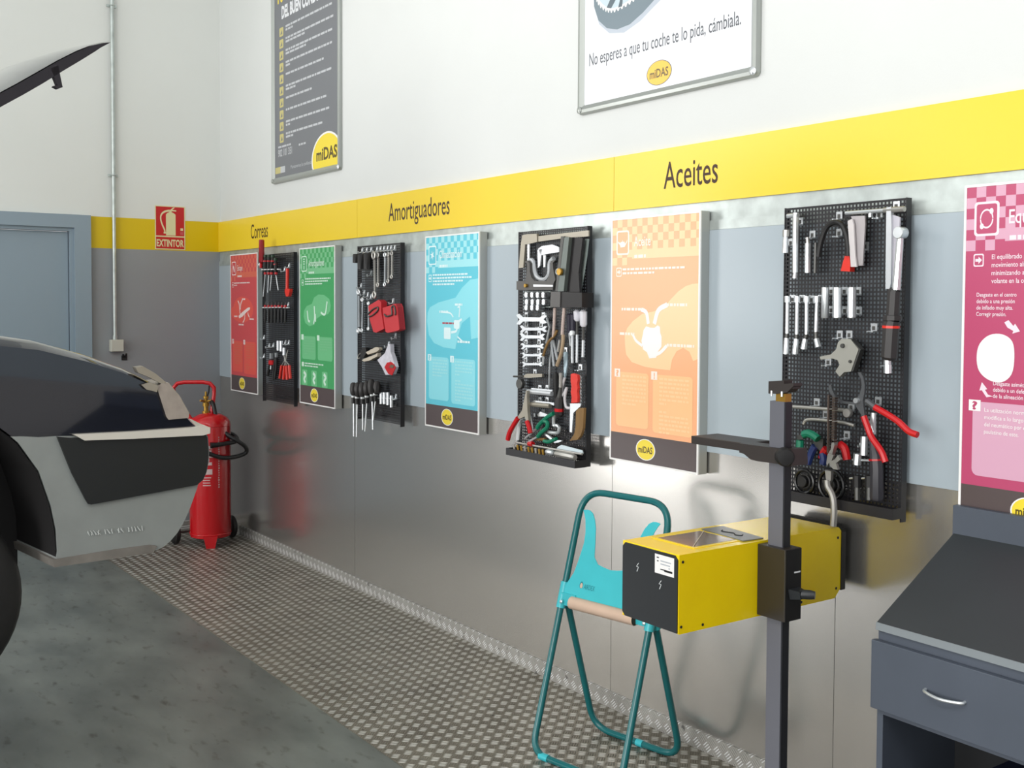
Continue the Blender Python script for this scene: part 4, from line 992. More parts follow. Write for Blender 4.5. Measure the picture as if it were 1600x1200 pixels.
tool('hand_saw', 'pruning-type hand saw with a red handle and a brown sheath', 'saw', None, [
    ('handle', RED_BRIGHT, [('plate', zF((985, -140), (1020, -155), (1080, -130), (1085, -60), (1075, 0), (1085, 60), (1074, 120), (1084, 190), (1078, 268), (990, 275), (998, 190), (985, 120), (996, 40), (984, -40)), 0.012)]),
    ('blade', CHROME, [('plate', zF((975, 280), (1130, 280), (1125, 320), (1020, 420), (1000, 700), (970, 690)), 0.004)]),
    ('sheath', WOOD, [('plate', zF((1060, 350), (1175, 345), (1160, 640), (1130, 740), (1080, 805), (970, 820), (1035, 720), (1055, 600)), 0.012, 0.098)])], 0.100)
tool('wire_cable', 'pale wire bundle hanging beside the red saw handle', 'wire', None, [('wire', mat('pale_wire', '#d9d5d8', 0.4), [('bend', zF((900, -90), (860, 60), (860, 170), (900, 120), (930, 60), (900, 200), (920, 330), (985, 350)), 0.006)])], 0.088)
tool('chrome_chain', 'short bright chain hanging to the right of the red saw handle', 'chain', None, [('chain', CHROME, [('ring', zF((1112, -90 + 48 * i)), (0.008, 0.0035)) for i in range(8)])], 0.080)
tool('torque_driver', 'dark torque screwdriver with a red band hanging point upward', 'screwdriver', None, [
    ('grip', DARK_GRIP, [('rod', zF((822, 190), (818, 230), (818, 440), (815, 468)), [0.013, 0.0185, 0.0185, 0.012])]),
    ('red_band', RED_PLASTIC, [('rod', zF((818, 352), (817, 398)), 0.0192)]),
    ('neck', DARK_STEEL, [('rod', zF((838, 50), (830, 120), (822, 190)), [0.006, 0.008, 0.012])]),
    ('shaft', STEEL, [('rod', zF((842, -160), (838, 50)), 0.0075)])], 0.100)
tool('black_driver', 'plain black driver hanging left of the torque screwdriver', 'screwdriver', None, [('grip', BLACK_RUBBER, [('rod', zF((770, -160), (772, -100), (780, 180), (785, 210)), [0.008, 0.0125, 0.0115, 0.007])])], 0.09)
tool('long_nose_pliers', 'large long-nose pliers with red handles at the lower left of the third board', 'pliers', None, [
    ('jaws', GREYBEIGE, [('plate', zF((340, 95), (352, 95), (355, 250), (362, 400), (375, 540), (345, 545), (318, 470), (240, 505), (215, 480), (282, 380), (318, 200)), 0.014)]),
    ('handle', RED_PLASTIC, [('bend', zF((225, 490), (165, 590), (105, 700), (78, 805)), 0.0105)]),
    ('handle', RED_PLASTIC, [('bend', zF((355, 535), (385, 620), (405, 710)), 0.0105)])], 0.115)
tool('bent_needle', 'white-metal needle bar curving down beside the long-nose pliers', 'needle', None, [('bar', CHROME, [('bend', zF((380, 100), (362, 250), (375, 400), (412, 520), (438, 680)), 0.0058)])], 0.092)
tool('white_lever', 'short white lever between the handles of the long-nose pliers', 'lever', None, [('lever', PLASTIC_WHITE, [('bend', zF((270, 500), (240, 620), (220, 805)), 0.009)])], 0.080)
tool('steel_bar', 'upper of two level steel bars on the third board', 'bar', 'level steel bars', [('bar', SATIN, [('rod', zF((372, 108), (715, 140)), 0.0105)]), ('blade', CHROME, [('plate', zF((415, 55), (725, 85), (715, 118), (415, 85)), 0.004)])], 0.090)
tool('steel_bar', 'lower of two level steel bars on the third board', 'bar', 'level steel bars', [('bar', GREYBEIGE, [('rod', zF((392, 290), (690, 318)), 0.0105)]), ('blade', CHROME, [('plate', zF((420, 262), (455, 235), (745, 270), (742, 312), (715, 300), (425, 278)), 0.004)])], 0.090)
tool('bit_holder', 'small white-metal holder under the level steel bars', 'holder', None, [('block', CHROME, [('plate', zF((500, 440), (545, 400), (655, 440), (645, 468), (510, 468)), 0.012), ('rod', zF((462, 425), (465, 470)), 0.004)])], 0.080)
tool('green_pliers', 'green-handled circlip pliers lying aslant low on the third board', 'pliers', None, [
    ('handle', GREEN_PLASTIC, [('bend', zF((735, 425), (660, 470), (590, 530), (530, 590), (500, 640)), 0.009)]),
    ('handle', GREEN_PLASTIC, [('bend', zF((600, 530), (650, 560), (640, 630), (560, 700), (510, 760)), 0.009)]),
    ('jaws', CHROME, [('rod', zF((500, 640), (335, 778)), 0.005), ('rod', zF((510, 760), (370, 840)), 0.005)]),
    ('tip', RED_PLASTIC, [('rod', zF((385, 860), (440, 868)), 0.011)])], 0.094)
tool('pipe_hook', 'white-metal S-shaped hook beside the green circlip pliers', 'hook tool', None, [('rod', CHROME, [('bend', zF((743, 430), (742, 590), (790, 600), (822, 640), (800, 700), (740, 705), (668, 690)), 0.008)])], 0.080)
tool('short_pin', 'short white pin low on the third board under the S-shaped hook', 'pin', None, [('pin', CHROME, [('rod', zF((625, 722), (722, 800)), 0.008)])], 0.078)
tool('green_cutters', 'dark green cutters at the foot of the third board', 'pliers', None, [('handle', GREEN_PLASTIC, [('bend', zF((600, 820), (660, 835), (720, 815), (780, 790)), 0.008)]), ('jaw', CHROME, [('plate', zF((735, 835), (760, 815), (850, 812), (848, 830), (800, 845), (750, 848)), 0.01)])], 0.085)
tool('tan_rod', 'thin tan wooden rod lying aslant at the foot of the third board', 'rod', None, [('rod', WOOD, [('rod', zF((440, 790), (620, 800)), 0.007)])], 0.082)
tool('thin_rail', 'long thin bright rod lying along the top of the tray on the third board', 'rod', None, [('rod', STEEL, [('rod', zF((185, 842), (780, 945), (1150, 1012)), 0.0045)])], 0.095)
tool('paint_scraper', 'broad white blade standing in the tray of the third board', 'scraper', None, [('blade', mat('white_blade', '#d6e4ea', 0.35), [('plate', zF((775, 935), (800, 905), (850, 878), (1150, 958), (1160, 1005), (1100, 1005)), 0.004)])], 0.090)
for i in range(9):
    x = 165 + i * 52
    tool('drill_bit', f'{ORD[i]} small drill bit from the left standing in the tray of the third board', 'drill bit', 'drill bits in the tray', [('bit', BRASS if i % 3 else STEEL, [('rod', zF((x, 868 + i * 9.5), (x + 12, 965 + i * 9.5)), [0.006, 0.0045])])], 0.102)
tool('tap_die', 'small ribbed steel tap lying in the tray beside the drill bits', 'tap', None, [('body', CHROME, [('rod', zF((635, 975), (655, 980), (720, 995), (745, 1005)), [0.009, 0.012, 0.012, 0.007])])], 0.100)
tool('long_socket', 'long silver extension socket lying in the tray of the third board', 'socket', None, [('body', STEEL, [('rod', zF((772, 1005), (800, 1010), (1020, 1055), (1050, 1062)), [0.012, 0.0145, 0.0145, 0.011])])], 0.098)

# ---- fourth board (torque wrenches, flex sockets, oil filter pliers) ----
xb0, xb1 = on_wall(1223, 600, BD).x, on_wall(1411, 600, BD).x
hk = [(p[0], p[1], 'clip') for p in zG((290, 300), (430, 450), (735, 235), (735, 430), (1190, 220), (1385, 120), (1030, 580), (185, 540)) + zK((205, 200), (315, 200), (420, 205), (525, 200), (645, 110), (795, 110), (950, 110), (645, 325), (800, 330), (955, 335), (740, 605), (850, 605), (1130, 525), (610, 915), (1285, 915)) + zI((280, 245), (350, 340), (550, 280), (515, 500), (655, 560), (760, 235))]
board(xb0, xb1, 'black tool board with torque wrenches, behind the headlight tester', hk, tray=(0.045, 0.032, 0.988))
tool('t_wrench', 'T-handle socket wrench at the top left of the fourth board', 'wrench', None, [
    ('crossbar', CHROME, [('rod', zG((150, 238), (272, 226)), 0.0075)]), ('shaft', CHROME, [('rod', zG((245, 200), (243, 250), (238, 880)), 0.0098)]), ('tip', CHROME, [('rod', zG((237, 880), (232, 945)), [0.0065, 0.0085])])], 0.085)
tool('swivel_adaptor', 'short white-metal swivel adaptor at the left edge of the fourth board', 'adaptor', None, [('joint', STEEL, [('rod', zG((138, 395), (135, 470)), 0.012)]), ('body', CHROME, [('rod', zG((130, 470), (125, 655)), [0.008, 0.011])])], 0.085)
tool('tubular_extension', 'short white-metal tube hanging right of the T-handle wrench', 'tube', None, [('tube', CHROME, [('rod', zG((381, 545), (378, 882)), 0.0095)]), ('neck', STEEL, [('rod', zG((376, 480), (381, 545)), 0.006)])], 0.085)
tool('drill_twist', 'dark twist drill hanging beside the short white-metal tube', 'drill bit', None, [('bit', DARK_STEEL, [('rod', zG((470, 540), (462, 885)), 0.0055)])], 0.078)
tool('strap_wrench', 'black strap wrench bent in an arch, with a red handle end', 'wrench', None, [
    ('strap', BLACK_RUBBER, [('bend', zG((500, 700), (515, 600), (545, 480), (600, 360), (690, 308), (770, 345), (815, 450), (838, 590), (838, 690)), 0.0085)]),
    ('handle', RED_BRIGHT, [('plate', zG((800, 690), (850, 690), (862, 780), (858, 868), (752, 862), (775, 770)), 0.022)])], 0.092)
GAUGE = mat('gauge_grey', '#b9b3b5', 0.35, 0.3)
tool('feeler_gauge', 'wide pale feeler gauge with printed lines beside the red strap wrench handle', 'gauge', None, [
    ('front_leaf', mat('gauge_pale', '#d8d2d2', 0.35, 0.2), [('plate', zG((832, 292), (882, 268), (900, 330), (918, 690), (935, 815), (868, 815), (855, 640)), 0.006, 0.095)]),
    ('rear_leaf', GAUGE, [('plate', zG((870, 240), (1025, 232), (1030, 330), (1002, 800), (935, 802), (905, 330)), 0.006)])] , 0.085)
tool('breaker_bar', 'long thin bright bar lying level along the top of the fourth board', 'bar', None, [('bar', CHROME, [('rod', zG((812, 204), (1250, 172)), 0.0062)]), ('end', STEEL, [('rod', zG((1250, 172), (1480, 156)), 0.0082)])], 0.085)
tool('short_pin', 'short white pin under the level bright bar on the fourth board', 'pin', None, [('pin', CHROME, [('rod', zG((1093, 205), (1090, 248)), 0.0065)])], 0.085)
tool('torque_wrench', 'flat silver torque wrench at the top right of the fourth board', 'wrench', 'torque wrenches', [
    ('beam', SATIN, [('plate', zG((1272, 140), (1322, 132), (1330, 420), (1322, 1000), (1310, 1065), (1262, 1065), (1262, 900)), 0.014)]),
    ('scale_plate', mat('pale_lilac_metal', '#c9c6d0', 0.4, 0.2), [('plate', zG((1325, 215), (1425, 250), (1420, 380), (1380, 560), (1345, 1000), (1322, 1000)), 0.006, 0.083)])], 0.092)
tool('torque_wrench', 'large ratchet torque wrench with black grip and red ring on the fourth board', 'wrench', 'torque wrenches', [
    ('head', CHROME, [('cyl', zG((1436, 428)), (0.0175, 0.03))]),
    ('shaft', CHROME, [('rod', zG((1432, 480), (1422, 590), (1385, 1075)), [0.009, 0.0105, 0.0125])]),
    ('grip', DARK_GRIP, [('rod', zK((1375, 90), (1362, 120), (1345, 380)), [0.016, 0.0185, 0.0195]), ('rod', zK((1345, 385), (1343, 440)), 0.0265), ('rod', zK((1342, 440), (1330, 490), (1305, 860), (1300, 890)), [0.021, 0.0235, 0.0235, 0.016])]),
    ('red_ring', RED_BRIGHT, [('rod', zK((1327, 500), (1326, 530)), 0.0248)]),
    ('end_cap', CHROME, [('rod', zK((1287, 895), (1287, 940)), 0.0105), ('rod', zK((1290, 945), (1290, 1040)), 0.0115)])], 0.105)
for i, (x, s1, b0, b1) in enumerate(((150, (145, 590), (140, 640), (133, 822)), (260, (255, 600), (252, 650), (236, 820)), (368, (366, 600), (352, 650), (335, 765)), (486, (474, 570), (476, 650), (500, 745)))):
    tool('flex_socket', f'{ORD[i]} of four bright flex-head socket wrenches from the left on the fourth board', 'wrench', 'flex-head socket wrenches', [
        ('socket', CHROME, [('rod', zK((x, 165), (x, 235)), 0.0105)]),
        ('shaft', CHROME, [('rod', zK((x, 235), (s1[0], s1[1])), 0.0066)]),
        ('joint', DARK_STEEL, [('rod', zK(s1, b0), 0.007)]),
        ('swivel_socket', CHROME, [('rod', zK(b0, b1), [0.0085, 0.0105])])], 0.092)
for i, (x, w) in enumerate(((578, 0.0118), (716, 0.0142), (882, 0.0130))):
    tool('deep_socket', f'{("left", "middle", "right")[i]} one of three long polished sockets on the fourth board', 'socket', 'long polished sockets', [('body', CHROME, [('rod', zK((x, 62), (x, 68), (x - 2, 408), (x - 2, 416)), [w * 0.85, w, w, w * 0.85])])], 0.095)
tool('bearing_puller', 'grey cast bearing puller plate with three arms in the middle of the fourth board', 'puller', None, [
    ('plate', mat('grey_cast_metal', '#a9a8a0', 0.4, 0.4), [('plate', zK((722, 690), (762, 650), (862, 652), (900, 700), (955, 770), (868, 1022), (790, 1030), (742, 1082), (692, 1022), (740, 945), (715, 890), (660, 875), (522, 886), (515, 852), (640, 828), (700, 770)), 0.016)]),
    ('edge_rim', DARK_STEEL, [('plate', zK((872, 652), (905, 690), (978, 772), (895, 1015), (870, 1022), (955, 770)), 0.02, 0.094)]),
    ('bolt', DARK_STEEL, [('cyl', zK((775, 730)), (0.007, 0.008), 0.098)]),
    ('bolt', DARK_STEEL, [('cyl', zK((860, 908)), (0.005, 0.006), 0.098)])], 0.096)
PL_G = mat('plier_grey', '#5d5f62', 0.45, 0.4)
tool('filter_pliers', 'large oil filter pliers with wide curved jaws and long red handles', 'pliers', None, [
    ('jaw', PL_G, [('plate', zI((600, 10), (622, 8), (645, 50), (655, 110), (652, 170), (640, 230), (655, 350), (635, 352), (582, 268), (585, 225), (615, 180), (632, 120), (625, 60)), 0.008)]),
    ('jaw', PL_G, [('plate', zI((372, 108), (392, 105), (402, 150), (430, 200), (480, 232), (540, 240), (600, 240), (605, 262), (530, 258), (462, 246), (410, 212), (378, 160)), 0.008, 0.088), ('rod', zI((672, 232), (745, 288)), 0.010)]),
    ('pivot', CHROME, [('cyl', zI((600, 229)), (0.0085, 0.022))]),
    ('handle', RED_PLASTIC, [('bend', zI((648, 352), (680, 440), (712, 520), (785, 625), (818, 710)), [0.0095] * 17, 0.128)]),
    ('handle', RED_PLASTIC, [('bend', zI((735, 282), (820, 330), (920, 395), (1000, 470), (1068, 498)), [0.0095] * 17, 0.118)])], 0.112)
tool('level_rod', 'level steel rod with a round end knob, crossing behind the chain wrench', 'rod', None, [('rod', STEEL, [('rod', zI((90, 276), (500, 305)), 0.0058)]), ('knob', STEEL, [('cyl', zI((524, 326)), (0.014, 0.016))])], 0.085)
tool('hooked_rod', 'bent steel rod with a hooked left end under the level rod', 'rod', None, [('rod', STEEL, [('bend', zI((178, 412), (195, 385), (235, 376), (330, 382), (480, 400), (575, 425)), 0.0052)])], 0.080)
tool('green_grip_pliers', 'pliers with bright green handles at the lower left of the fourth board', 'pliers', None, [
    ('handle', GREEN_PLASTIC, [('bend', zI((178, 495), (215, 486), (260, 505), (290, 530)), 0.0125)]), ('handle', GREEN_PLASTIC, [('bend', zI((152, 540), (148, 600), (135, 680)), 0.0125)]), ('jaws', DARK_STEEL, [('plate', zI((125, 500), (180, 495), (175, 530), (130, 540)), 0.012)])], 0.095)
tool('blue_grip_pliers', 'pliers with dark blue handles between the green and red ones', 'pliers', None, [
    ('handle', BLUE_PLASTIC, [('bend', zI((268, 585), (240, 640), (212, 722)), 0.0115)]), ('handle', BLUE_PLASTIC, [('bend', zI((325, 640), (335, 690), (328, 725)), 0.0115)]), ('jaws', DARK_STEEL, [('plate', zI((250, 540), (330, 530), (325, 640), (270, 590)), 0.012)])], 0.085)
tool('red_grip_pliers', 'pliers with red handles spread behind the chain wrench', 'pliers', None, [
    ('handle', RED_PLASTIC, [('bend', zI((460, 570), (500, 605), (520, 692)), 0.0125)]), ('handle', RED_PLASTIC, [('bend', zI((358, 605), (335, 640), (325, 682)), 0.0125)]), ('jaws', DARK_STEEL, [('plate', zI((360, 580), (460, 560), (470, 590), (365, 620)), 0.012)])], 0.080)
CHAIN_M = mat('chain_brown_steel', '#5b4f48', 0.45, 0.5)
tool('chain_wrench', 'chain wrench with hanging link chain and long curved grey handle', 'wrench', None, [
    ('chain', CHAIN_M, [('rod', zI((372, 185), (366, 640)), 0.0028)] + [('plate', zI((363, 190 + 22 * i), (381, 190 + 22 * i), (380, 206 + 22 * i), (362, 206 + 22 * i)), 0.012) for i in range(20)]),
    ('chain', CHAIN_M, [('plate', zI((402 - 0.4 * i, 205 + 21 * i), (424 - 0.4 * i, 205 + 21 * i), (422 - 0.4 * i, 221 + 21 * i), (400 - 0.4 * i, 221 + 21 * i)), 0.014) for i in range(17)]),
    ('jaw', STEEL, [('plate', zI((398, 545), (412, 530), (418, 580), (402, 640), (385, 700), (362, 740), (355, 720), (365, 650), (390, 610)), 0.016), ('plate', zI((370, 640), (412, 660), (395, 700), (420, 690), (445, 655), (465, 690), (430, 720), (445, 770), (410, 765), (380, 735)), 0.01, 0.128)]),
    ('handle', STEEL, [('plate', zI((345, 775), (392, 780), (390, 850), (372, 880), (352, 840)), 0.012), ('bend', zI((362, 850), (368, 900), (395, 950), (412, 1010), (416, 1100), (410, 1210)), 0.0098)])], 0.118)
tool('silver_adaptor', 'upper bright square adaptor left of the dark torque grip', 'adaptor', 'bright square adaptors', [('body', CHROME, [('rod', zI((655, 510), (650, 655)), 0.0115), ('plate', zI((612, 560), (640, 555), (640, 578), (612, 580)), 0.01)])], 0.088)
tool('silver_adaptor', 'lower bright square adaptor left of the dark torque grip', 'adaptor', 'bright square adaptors', [('body', CHROME, [('rod', zI((602, 645), (596, 730)), 0.0125), ('plate', zI((555, 685), (690, 690), (690, 705), (555, 698)), 0.008)])], 0.088)
tool('torque_screwdriver', 'dark grip with bright shaft and red band, lower right of the fourth board', 'screwdriver', None, [
    ('shaft', CHROME, [('rod', zI((725, 325), (716, 490)), [0.008, 0.0115])]),
    ('grip', mat('slate_grip', '#37363c', 0.45), [('rod', zI((714, 490), (728, 600), (745, 660), (752, 760), (752, 985), (750, 1005)), [0.010, 0.0125, 0.019, 0.0195, 0.0215, 0.018])]),
    ('red_band', RED_PLASTIC, [('rod', zI((746, 684), (747, 698)), 0.0215)])], 0.083)
for i, (c, R) in enumerate((((185, 862), 0.036), ((395, 888), 0.046))):
    tool('black_ring', f'{("smaller, left", "larger, right")[i]} one of two black filter cap rings at the foot of the fourth board', 'ring', 'black filter cap rings', [
        ('rim', mat('glossy_black', '#131315', 0.25), [('ring', zI(c), (R, 0.006))]), ('hub', BLACK_RUBBER, [('cyl', zI(c), (R * 0.5, 0.03), 0.078), ('ring', zI(c), (R * 0.6, 0.004))])], 0.085)
for i, x in enumerate((598, 692)):
    tool('black_extension', f'{("left", "right")[i]} one of two black socket extensions at the foot of the fourth board', 'extension', 'black socket extensions', [
        ('socket', BLACK_RUBBER, [('rod', zI((x, 815), (x, 905)), 0.0135)]), ('shaft', DARK_STEEL, [('rod', zI((x, 905), (x, 1005)), 0.009)]), ('peg', CHROME, [('rod', zI((x - 60, 838), (x - 15, 832)), 0.003)])], 0.088)
# ------------------------------------------------------------------ wheeled fire extinguisher in the corner
EX_RED = mat('extinguisher_red', '#d3101c', 0.22, coat=0.4)
ex, ey, er = 0.545, -0.283, 0.134
t = empty('fire_extinguisher', (ex, ey, 0.0045), 'large red wheeled fire extinguisher standing in the corner behind the car', 'fire extinguisher')
prof = [(0.055, 0.03), (0.058, er - 0.02), (0.066, er - 0.004), (0.08, er), (0.80, er), (0.825, er - 0.004), (0.85, er - 0.022), (0.872, er - 0.06), (0.882, er - 0.1), (0.884, 0.01)]
build('cylinder', MB().lathe((ex, ey, 0), (0, 0, 1), prof, EX_RED, 40), t)
build('seam_ring', MB().ring((ex, ey, 0.088), (0, 0, 1), er, 0.0035, EX_RED, 40, 6), t)
build('seam_ring', MB().ring((ex, ey, 0.80), (0, 0, 1), er - 0.001, 0.003, EX_RED, 40, 6), t)
fy = -0.283 + 0.0
f0 = MB()
fd = Vector((0.94, -0.34, 0)).normalized(); fn = Vector((-fd.y, fd.x, 0))
c0 = Vector((ex, ey, 0)) + fd * (er - 0.035)
def fp(a, b, z): p = c0 + fd * a + fn * b; return (p.x, p.y, z)
f0.add([fp(-0.02, -0.045, 0.085), fp(-0.02, 0.045, 0.085), fp(0.012, -0.028, 0.0045), fp(0.012, 0.028, 0.0045), fp(0.045, -0.045, 0.085), fp(0.045, 0.045, 0.085), fp(0.042, -0.028, 0.0045), fp(0.042, 0.028, 0.0045)],
       [(0, 1, 3, 2), (4, 6, 7, 5), (0, 2, 6, 4), (1, 5, 7, 3), (2, 3, 7, 6), (0, 4, 5, 1)], EX_RED)
build('foot', f0, t)
for s in (-1, 1):
    wy = ey + s * 0.195; wx = ex - 0.13
    wh = build('wheel', MB().lathe((wx, wy - 0.02, 0.0795), (0, 1, 0), [(0, 0.05), (0.002, 0.066), (0.010, 0.074), (0.030, 0.074), (0.038, 0.066), (0.040, 0.05)], BLACK_RUBBER, 28), t)
    build('hub', MB().lathe((wx, wy - 0.024, 0.0795), (0, 1, 0), [(0, 0.02), (0.004, 0.03), (0.044, 0.03), (0.048, 0.02)], DARK_STEEL, 18), wh)
build('axle', MB().tube([(ex - 0.13, ey - 0.19, 0.0795), (ex - 0.13, ey + 0.19, 0.0795)], 0.008, DARK_STEEL, 10).box(ex - 0.14, ex - 0.09, ey - 0.05, ey + 0.05, 0.07, 0.10, EX_RED), t)
ha, hb = Vector((0.532, -0.262, 0)), Vector((0.415, -0.47, 0))
hp_ = [ha + Vector((0.0, -0.002, 0.80)), ha + Vector((0, -0.002, 0.90)), ha + Vector((0.006, 0.012, 1.00)), ha + Vector((0.005, 0.012, 1.045)), ha + Vector((-0.008, -0.012, 1.075)), ha + Vector((-0.03, -0.05, 1.083)), hb + Vector((0.03, 0.05, 1.083)), hb + Vector((0.008, 0.012, 1.075)), hb + Vector((-0.005, -0.012, 1.045)), hb + Vector((0.0, 0.0, 0.98)), hb + Vector((0.05, 0.10, 0.82))]
build('handle', MB().tube(hp_, 0.0135, EX_RED, 12), t)
v = MB(); vx, vy = 0.520, -0.300
v.lathe((vx, vy, 0.872), (0, 0, 1), [(0, 0.026), (0.02, 0.026), (0.022, 0.016), (0.05, 0.015), (0.052, 0.022), (0.075, 0.022), (0.078, 0.012), (0.10, 0.012), (0.104, 0.018), (0.118, 0.018), (0.122, 0.008), (0.15, 0.007)], BRASS, 16)
v.tube([(vx, vy, 0.955), (vx + 0.02, vy - 0.045, 0.965)], 0.007, BRASS, 8)
v.tube([(vx, vy, 0.955), (vx + 0.018, vy + 0.03, 0.962)], 0.008, BRASS, 8)
build('valve', v, t)
build('safety_pin', MB().tube([(vx + 0.005, vy + 0.005, 0.985), (vx + 0.012, vy + 0.015, 1.02), (vx + 0.008, vy + 0.02, 1.06)], 0.006, BLACK_RUBBER, 8), t)
HOSE = mat('hose_black', '#141416', 0.4)
h_ = smooth_path([(0.545, -0.272, 0.955), (0.575, -0.268, 0.93), (0.60, -0.258, 0.85), (0.632, -0.235, 0.78), (0.67, -0.20, 0.735), (0.70, -0.15, 0.70), (0.70, -0.10, 0.66), (0.68, -0.085, 0.62), (0.68, -0.13, 0.60), (0.70, -0.20, 0.595), (0.705, -0.26, 0.60), (0.70, -0.32, 0.62), (0.68, -0.40, 0.66), (0.60, -0.455, 0.71), (0.50, -0.45, 0.75), (0.43, -0.36, 0.76), (0.43, -0.22, 0.75), (0.50, -0.13, 0.73), (0.60, -0.12, 0.71), (0.68, -0.16, 0.695), (0.70, -0.24, 0.69)], 6)
build('hose', MB().tube(h_, 0.014, HOSE, 10), t)
build('nozzle', MB().tube([(0.705, -0.235, 0.69), (0.70, -0.30, 0.685), (0.695, -0.335, 0.683)], [0.013, 0.016, 0.02], HOSE, 12), t)
lb = MB(); WHITE_INK = mat('white_print', '#e6c9c8', 0.4)
rnd2 = random.Random(3)
def on_cyl(deg, z): a = math.radians(deg); return (ex + (er + 0.0008) * math.cos(a), ey + (er + 0.0008) * math.sin(a), z)
def cyl_rect(d0, d1, z0_, z1_, m):
    n = max(1, int(abs(d1 - d0) / 4)); vs = [on_cyl(d0 + (d1 - d0) * i / n, z) for z in (z0_, z1_) for i in range(n + 1)]
    lb.add(vs, [(i, i + 1, n + 2 + i, n + 1 + i) for i in range(n)], m)
for zz, ang, wd, hh in ((0.655, -25, 10, 0.022), (0.625, -28, 12, 0.024), (0.60, -24, 14, 0.012), (0.575, -30, 8, 0.02), (0.55, -27, 12, 0.02), (0.49, -38, 24, 0.035)): cyl_rect(ang, ang + wd, zz, zz + hh, WHITE_INK)
for i in range(22): cyl_rect(2 + rnd2.uniform(0, 1.5), 2 + rnd2.uniform(3, 5), 0.40 + i * 0.0155, 0.409 + i * 0.0155, WHITE_INK)
for i in range(4): cyl_rect(-40, -40 + rnd2.uniform(15, 28), 0.415 + i * 0.017, 0.421 + i * 0.017, WHITE_INK)
build('printed_label', lb, t)

# ------------------------------------------------------------------ raised car, front end towards the tool wall, bonnet open
TH = math.radians(8.0)
CF = Vector((-math.sin(TH), math.cos(TH), 0)); CL = Vector((-math.cos(TH), -math.sin(TH), 0))
C0 = Vector((4.0, -1.7, 0))
def side(px, py):                                   # survey a point of the near flank: (forward, height)
    r = ray(px, py); n = CL; tt = (C0 - CAM).dot(n) / r.dot(n); p = CAM + r * tt - C0
    return (p.dot(CF), p.z)
CWID = 1.60
def cpt(s, z, l): p = C0 + CF * s + CL * l; return Vector((p.x, p.y, z))
S_A = side(90, 850)[0]                              # the wheel arch edge; the nose rounds off ahead of it
def kfun(l):
    l = min(l, CWID - l)
    tab = [(-0.05, 0.90), (0.0, 0.93), (0.02, 0.955), (0.06, 0.985), (0.14, 1.02), (0.28, 1.10), (0.5, 1.18), (0.8, 1.21)]
    for (a, ka), (b, kb) in zip(tab, tab[1:]):
        if l <= b: return ka + (kb - ka) * max(0, (l - a)) / (b - a)
    return tab[-1][1]
def nose(s, l): return S_A + (s - S_A) * kfun(l) if s > S_A else s
LAY = [0.0, 0.02, 0.06, 0.14, 0.28, 0.5, 0.8, 1.1, 1.32, 1.46, 1.54, 1.58, 1.6]
def loft(mb, outline, m, layers=LAY, out=0.0, roundz=0.0, ztop=None, smooth=True):
    """sweep a flank outline across the car, rounding the nose in plan"""
    secs = []
    for i, l in enumerate(layers):
        ll = min(l, CWID - l); sec = []
        for s, z in outline:
            zz = z
            if roundz and ztop is not None and z > ztop - 0.25:
                zz = z - roundz * (1 - min(1, (ll / 0.09)) ** 0.5) * (z - ztop + 0.25) / 0.25
            sec.append(cpt(nose(s, l) + (out if s > S_A + 0.05 else 0), zz, l if not out else l + (-out if l < 0.03 else out if l > CWID - 0.03 else 0)))
        secs.append(sec)
    n = len(outline); vs = [p for s in secs for p in s]
    fs = [(k * n + i, k * n + (i + 1) % n, (k + 1) * n + (i + 1) % n, (k + 1) * n + i) for k in range(len(secs) - 1) for i in range(n)]
    mb.add(vs, fs, m, smooth)
    flat2 = [Vector((s, z, 0)) for s, z in outline]
    tr = [tuple(q) for q in tessellate_polygon([flat2])]
    o = (len(secs) - 1) * n
    mb.add(vs[:n] + vs[o:], tr + [tuple(n + i for i in reversed(q)) for q in tr], m)
    return mb
CAR_PAINT = mat('dark_blue_car_paint', '#0d0f1c', 0.06, spec=0.6, coat=1.0)
BUMPER_GREY = mat('grey_bumper_plastic', '#8f9391', 0.5, noise=0.08, nscale=9)
INSERT_BLACK = mat('black_bumper_insert', '#1d1f20', 0.42)
LENS = mat('dull_lens', '#a79c93', 0.35, noise=0.12, nscale=30)
CARW = mat('pale_trim_strip', '#d9d4ca', 0.3)
car = empty('car', (C0.x - 0.8, C0.y - 1.6, 0.55), 'dark blue car raised at the left with open bonnet and grey bumper', 'car')
up = [side(*q) for q in ((0, 522), (60, 530), (140, 552), (200, 573), (235, 590), (262, 604), (285, 622), (302, 648), (318, 664), (326, 668), (112, 680), (60, 683), (17, 681))]
ztop = up[0][1]
s0, zt0 = up[0]
zs = side(17, 681)[1]
arch_s, arch_z, arch_r = side(-130, 865)[0], side(-130, 865)[1], 0.0
# wheel arch as an ellipse through the surveyed edge points
ea = side(90, 860)[0] - arch_s; eb = (side(17, 681)[1] - arch_z) / math.sqrt(max(0.05, 1 - ((side(17, 681)[0] - arch_s) / ea) ** 2))
arch = [(arch_s + ea * math.cos(math.radians(a)), arch_z + eb * math.sin(math.radians(a))) for a in range(0, 181, 9)]
archu = [p for p in arch if p[1] > zs + 0.002 and p[0] < side(17, 681)[0]]
sill = side(90, 870)[1]
up_full = up[:-1] + [(side(17, 681)[0], zs)] + archu + [(arch_s - ea, sill + 0.02), (arch_s - ea - 0.06, sill - 0.02), (-2.6, sill - 0.02), (-2.7, sill + 0.2), (-2.75, 1.45), (-1.2, zt0 + 0.10), (-0.9, zt0 + 0.08)]
BP = MB()
loft(BP, up_full, CAR_PAINT, roundz=0.035, ztop=ztop)
build('body', BP, car)
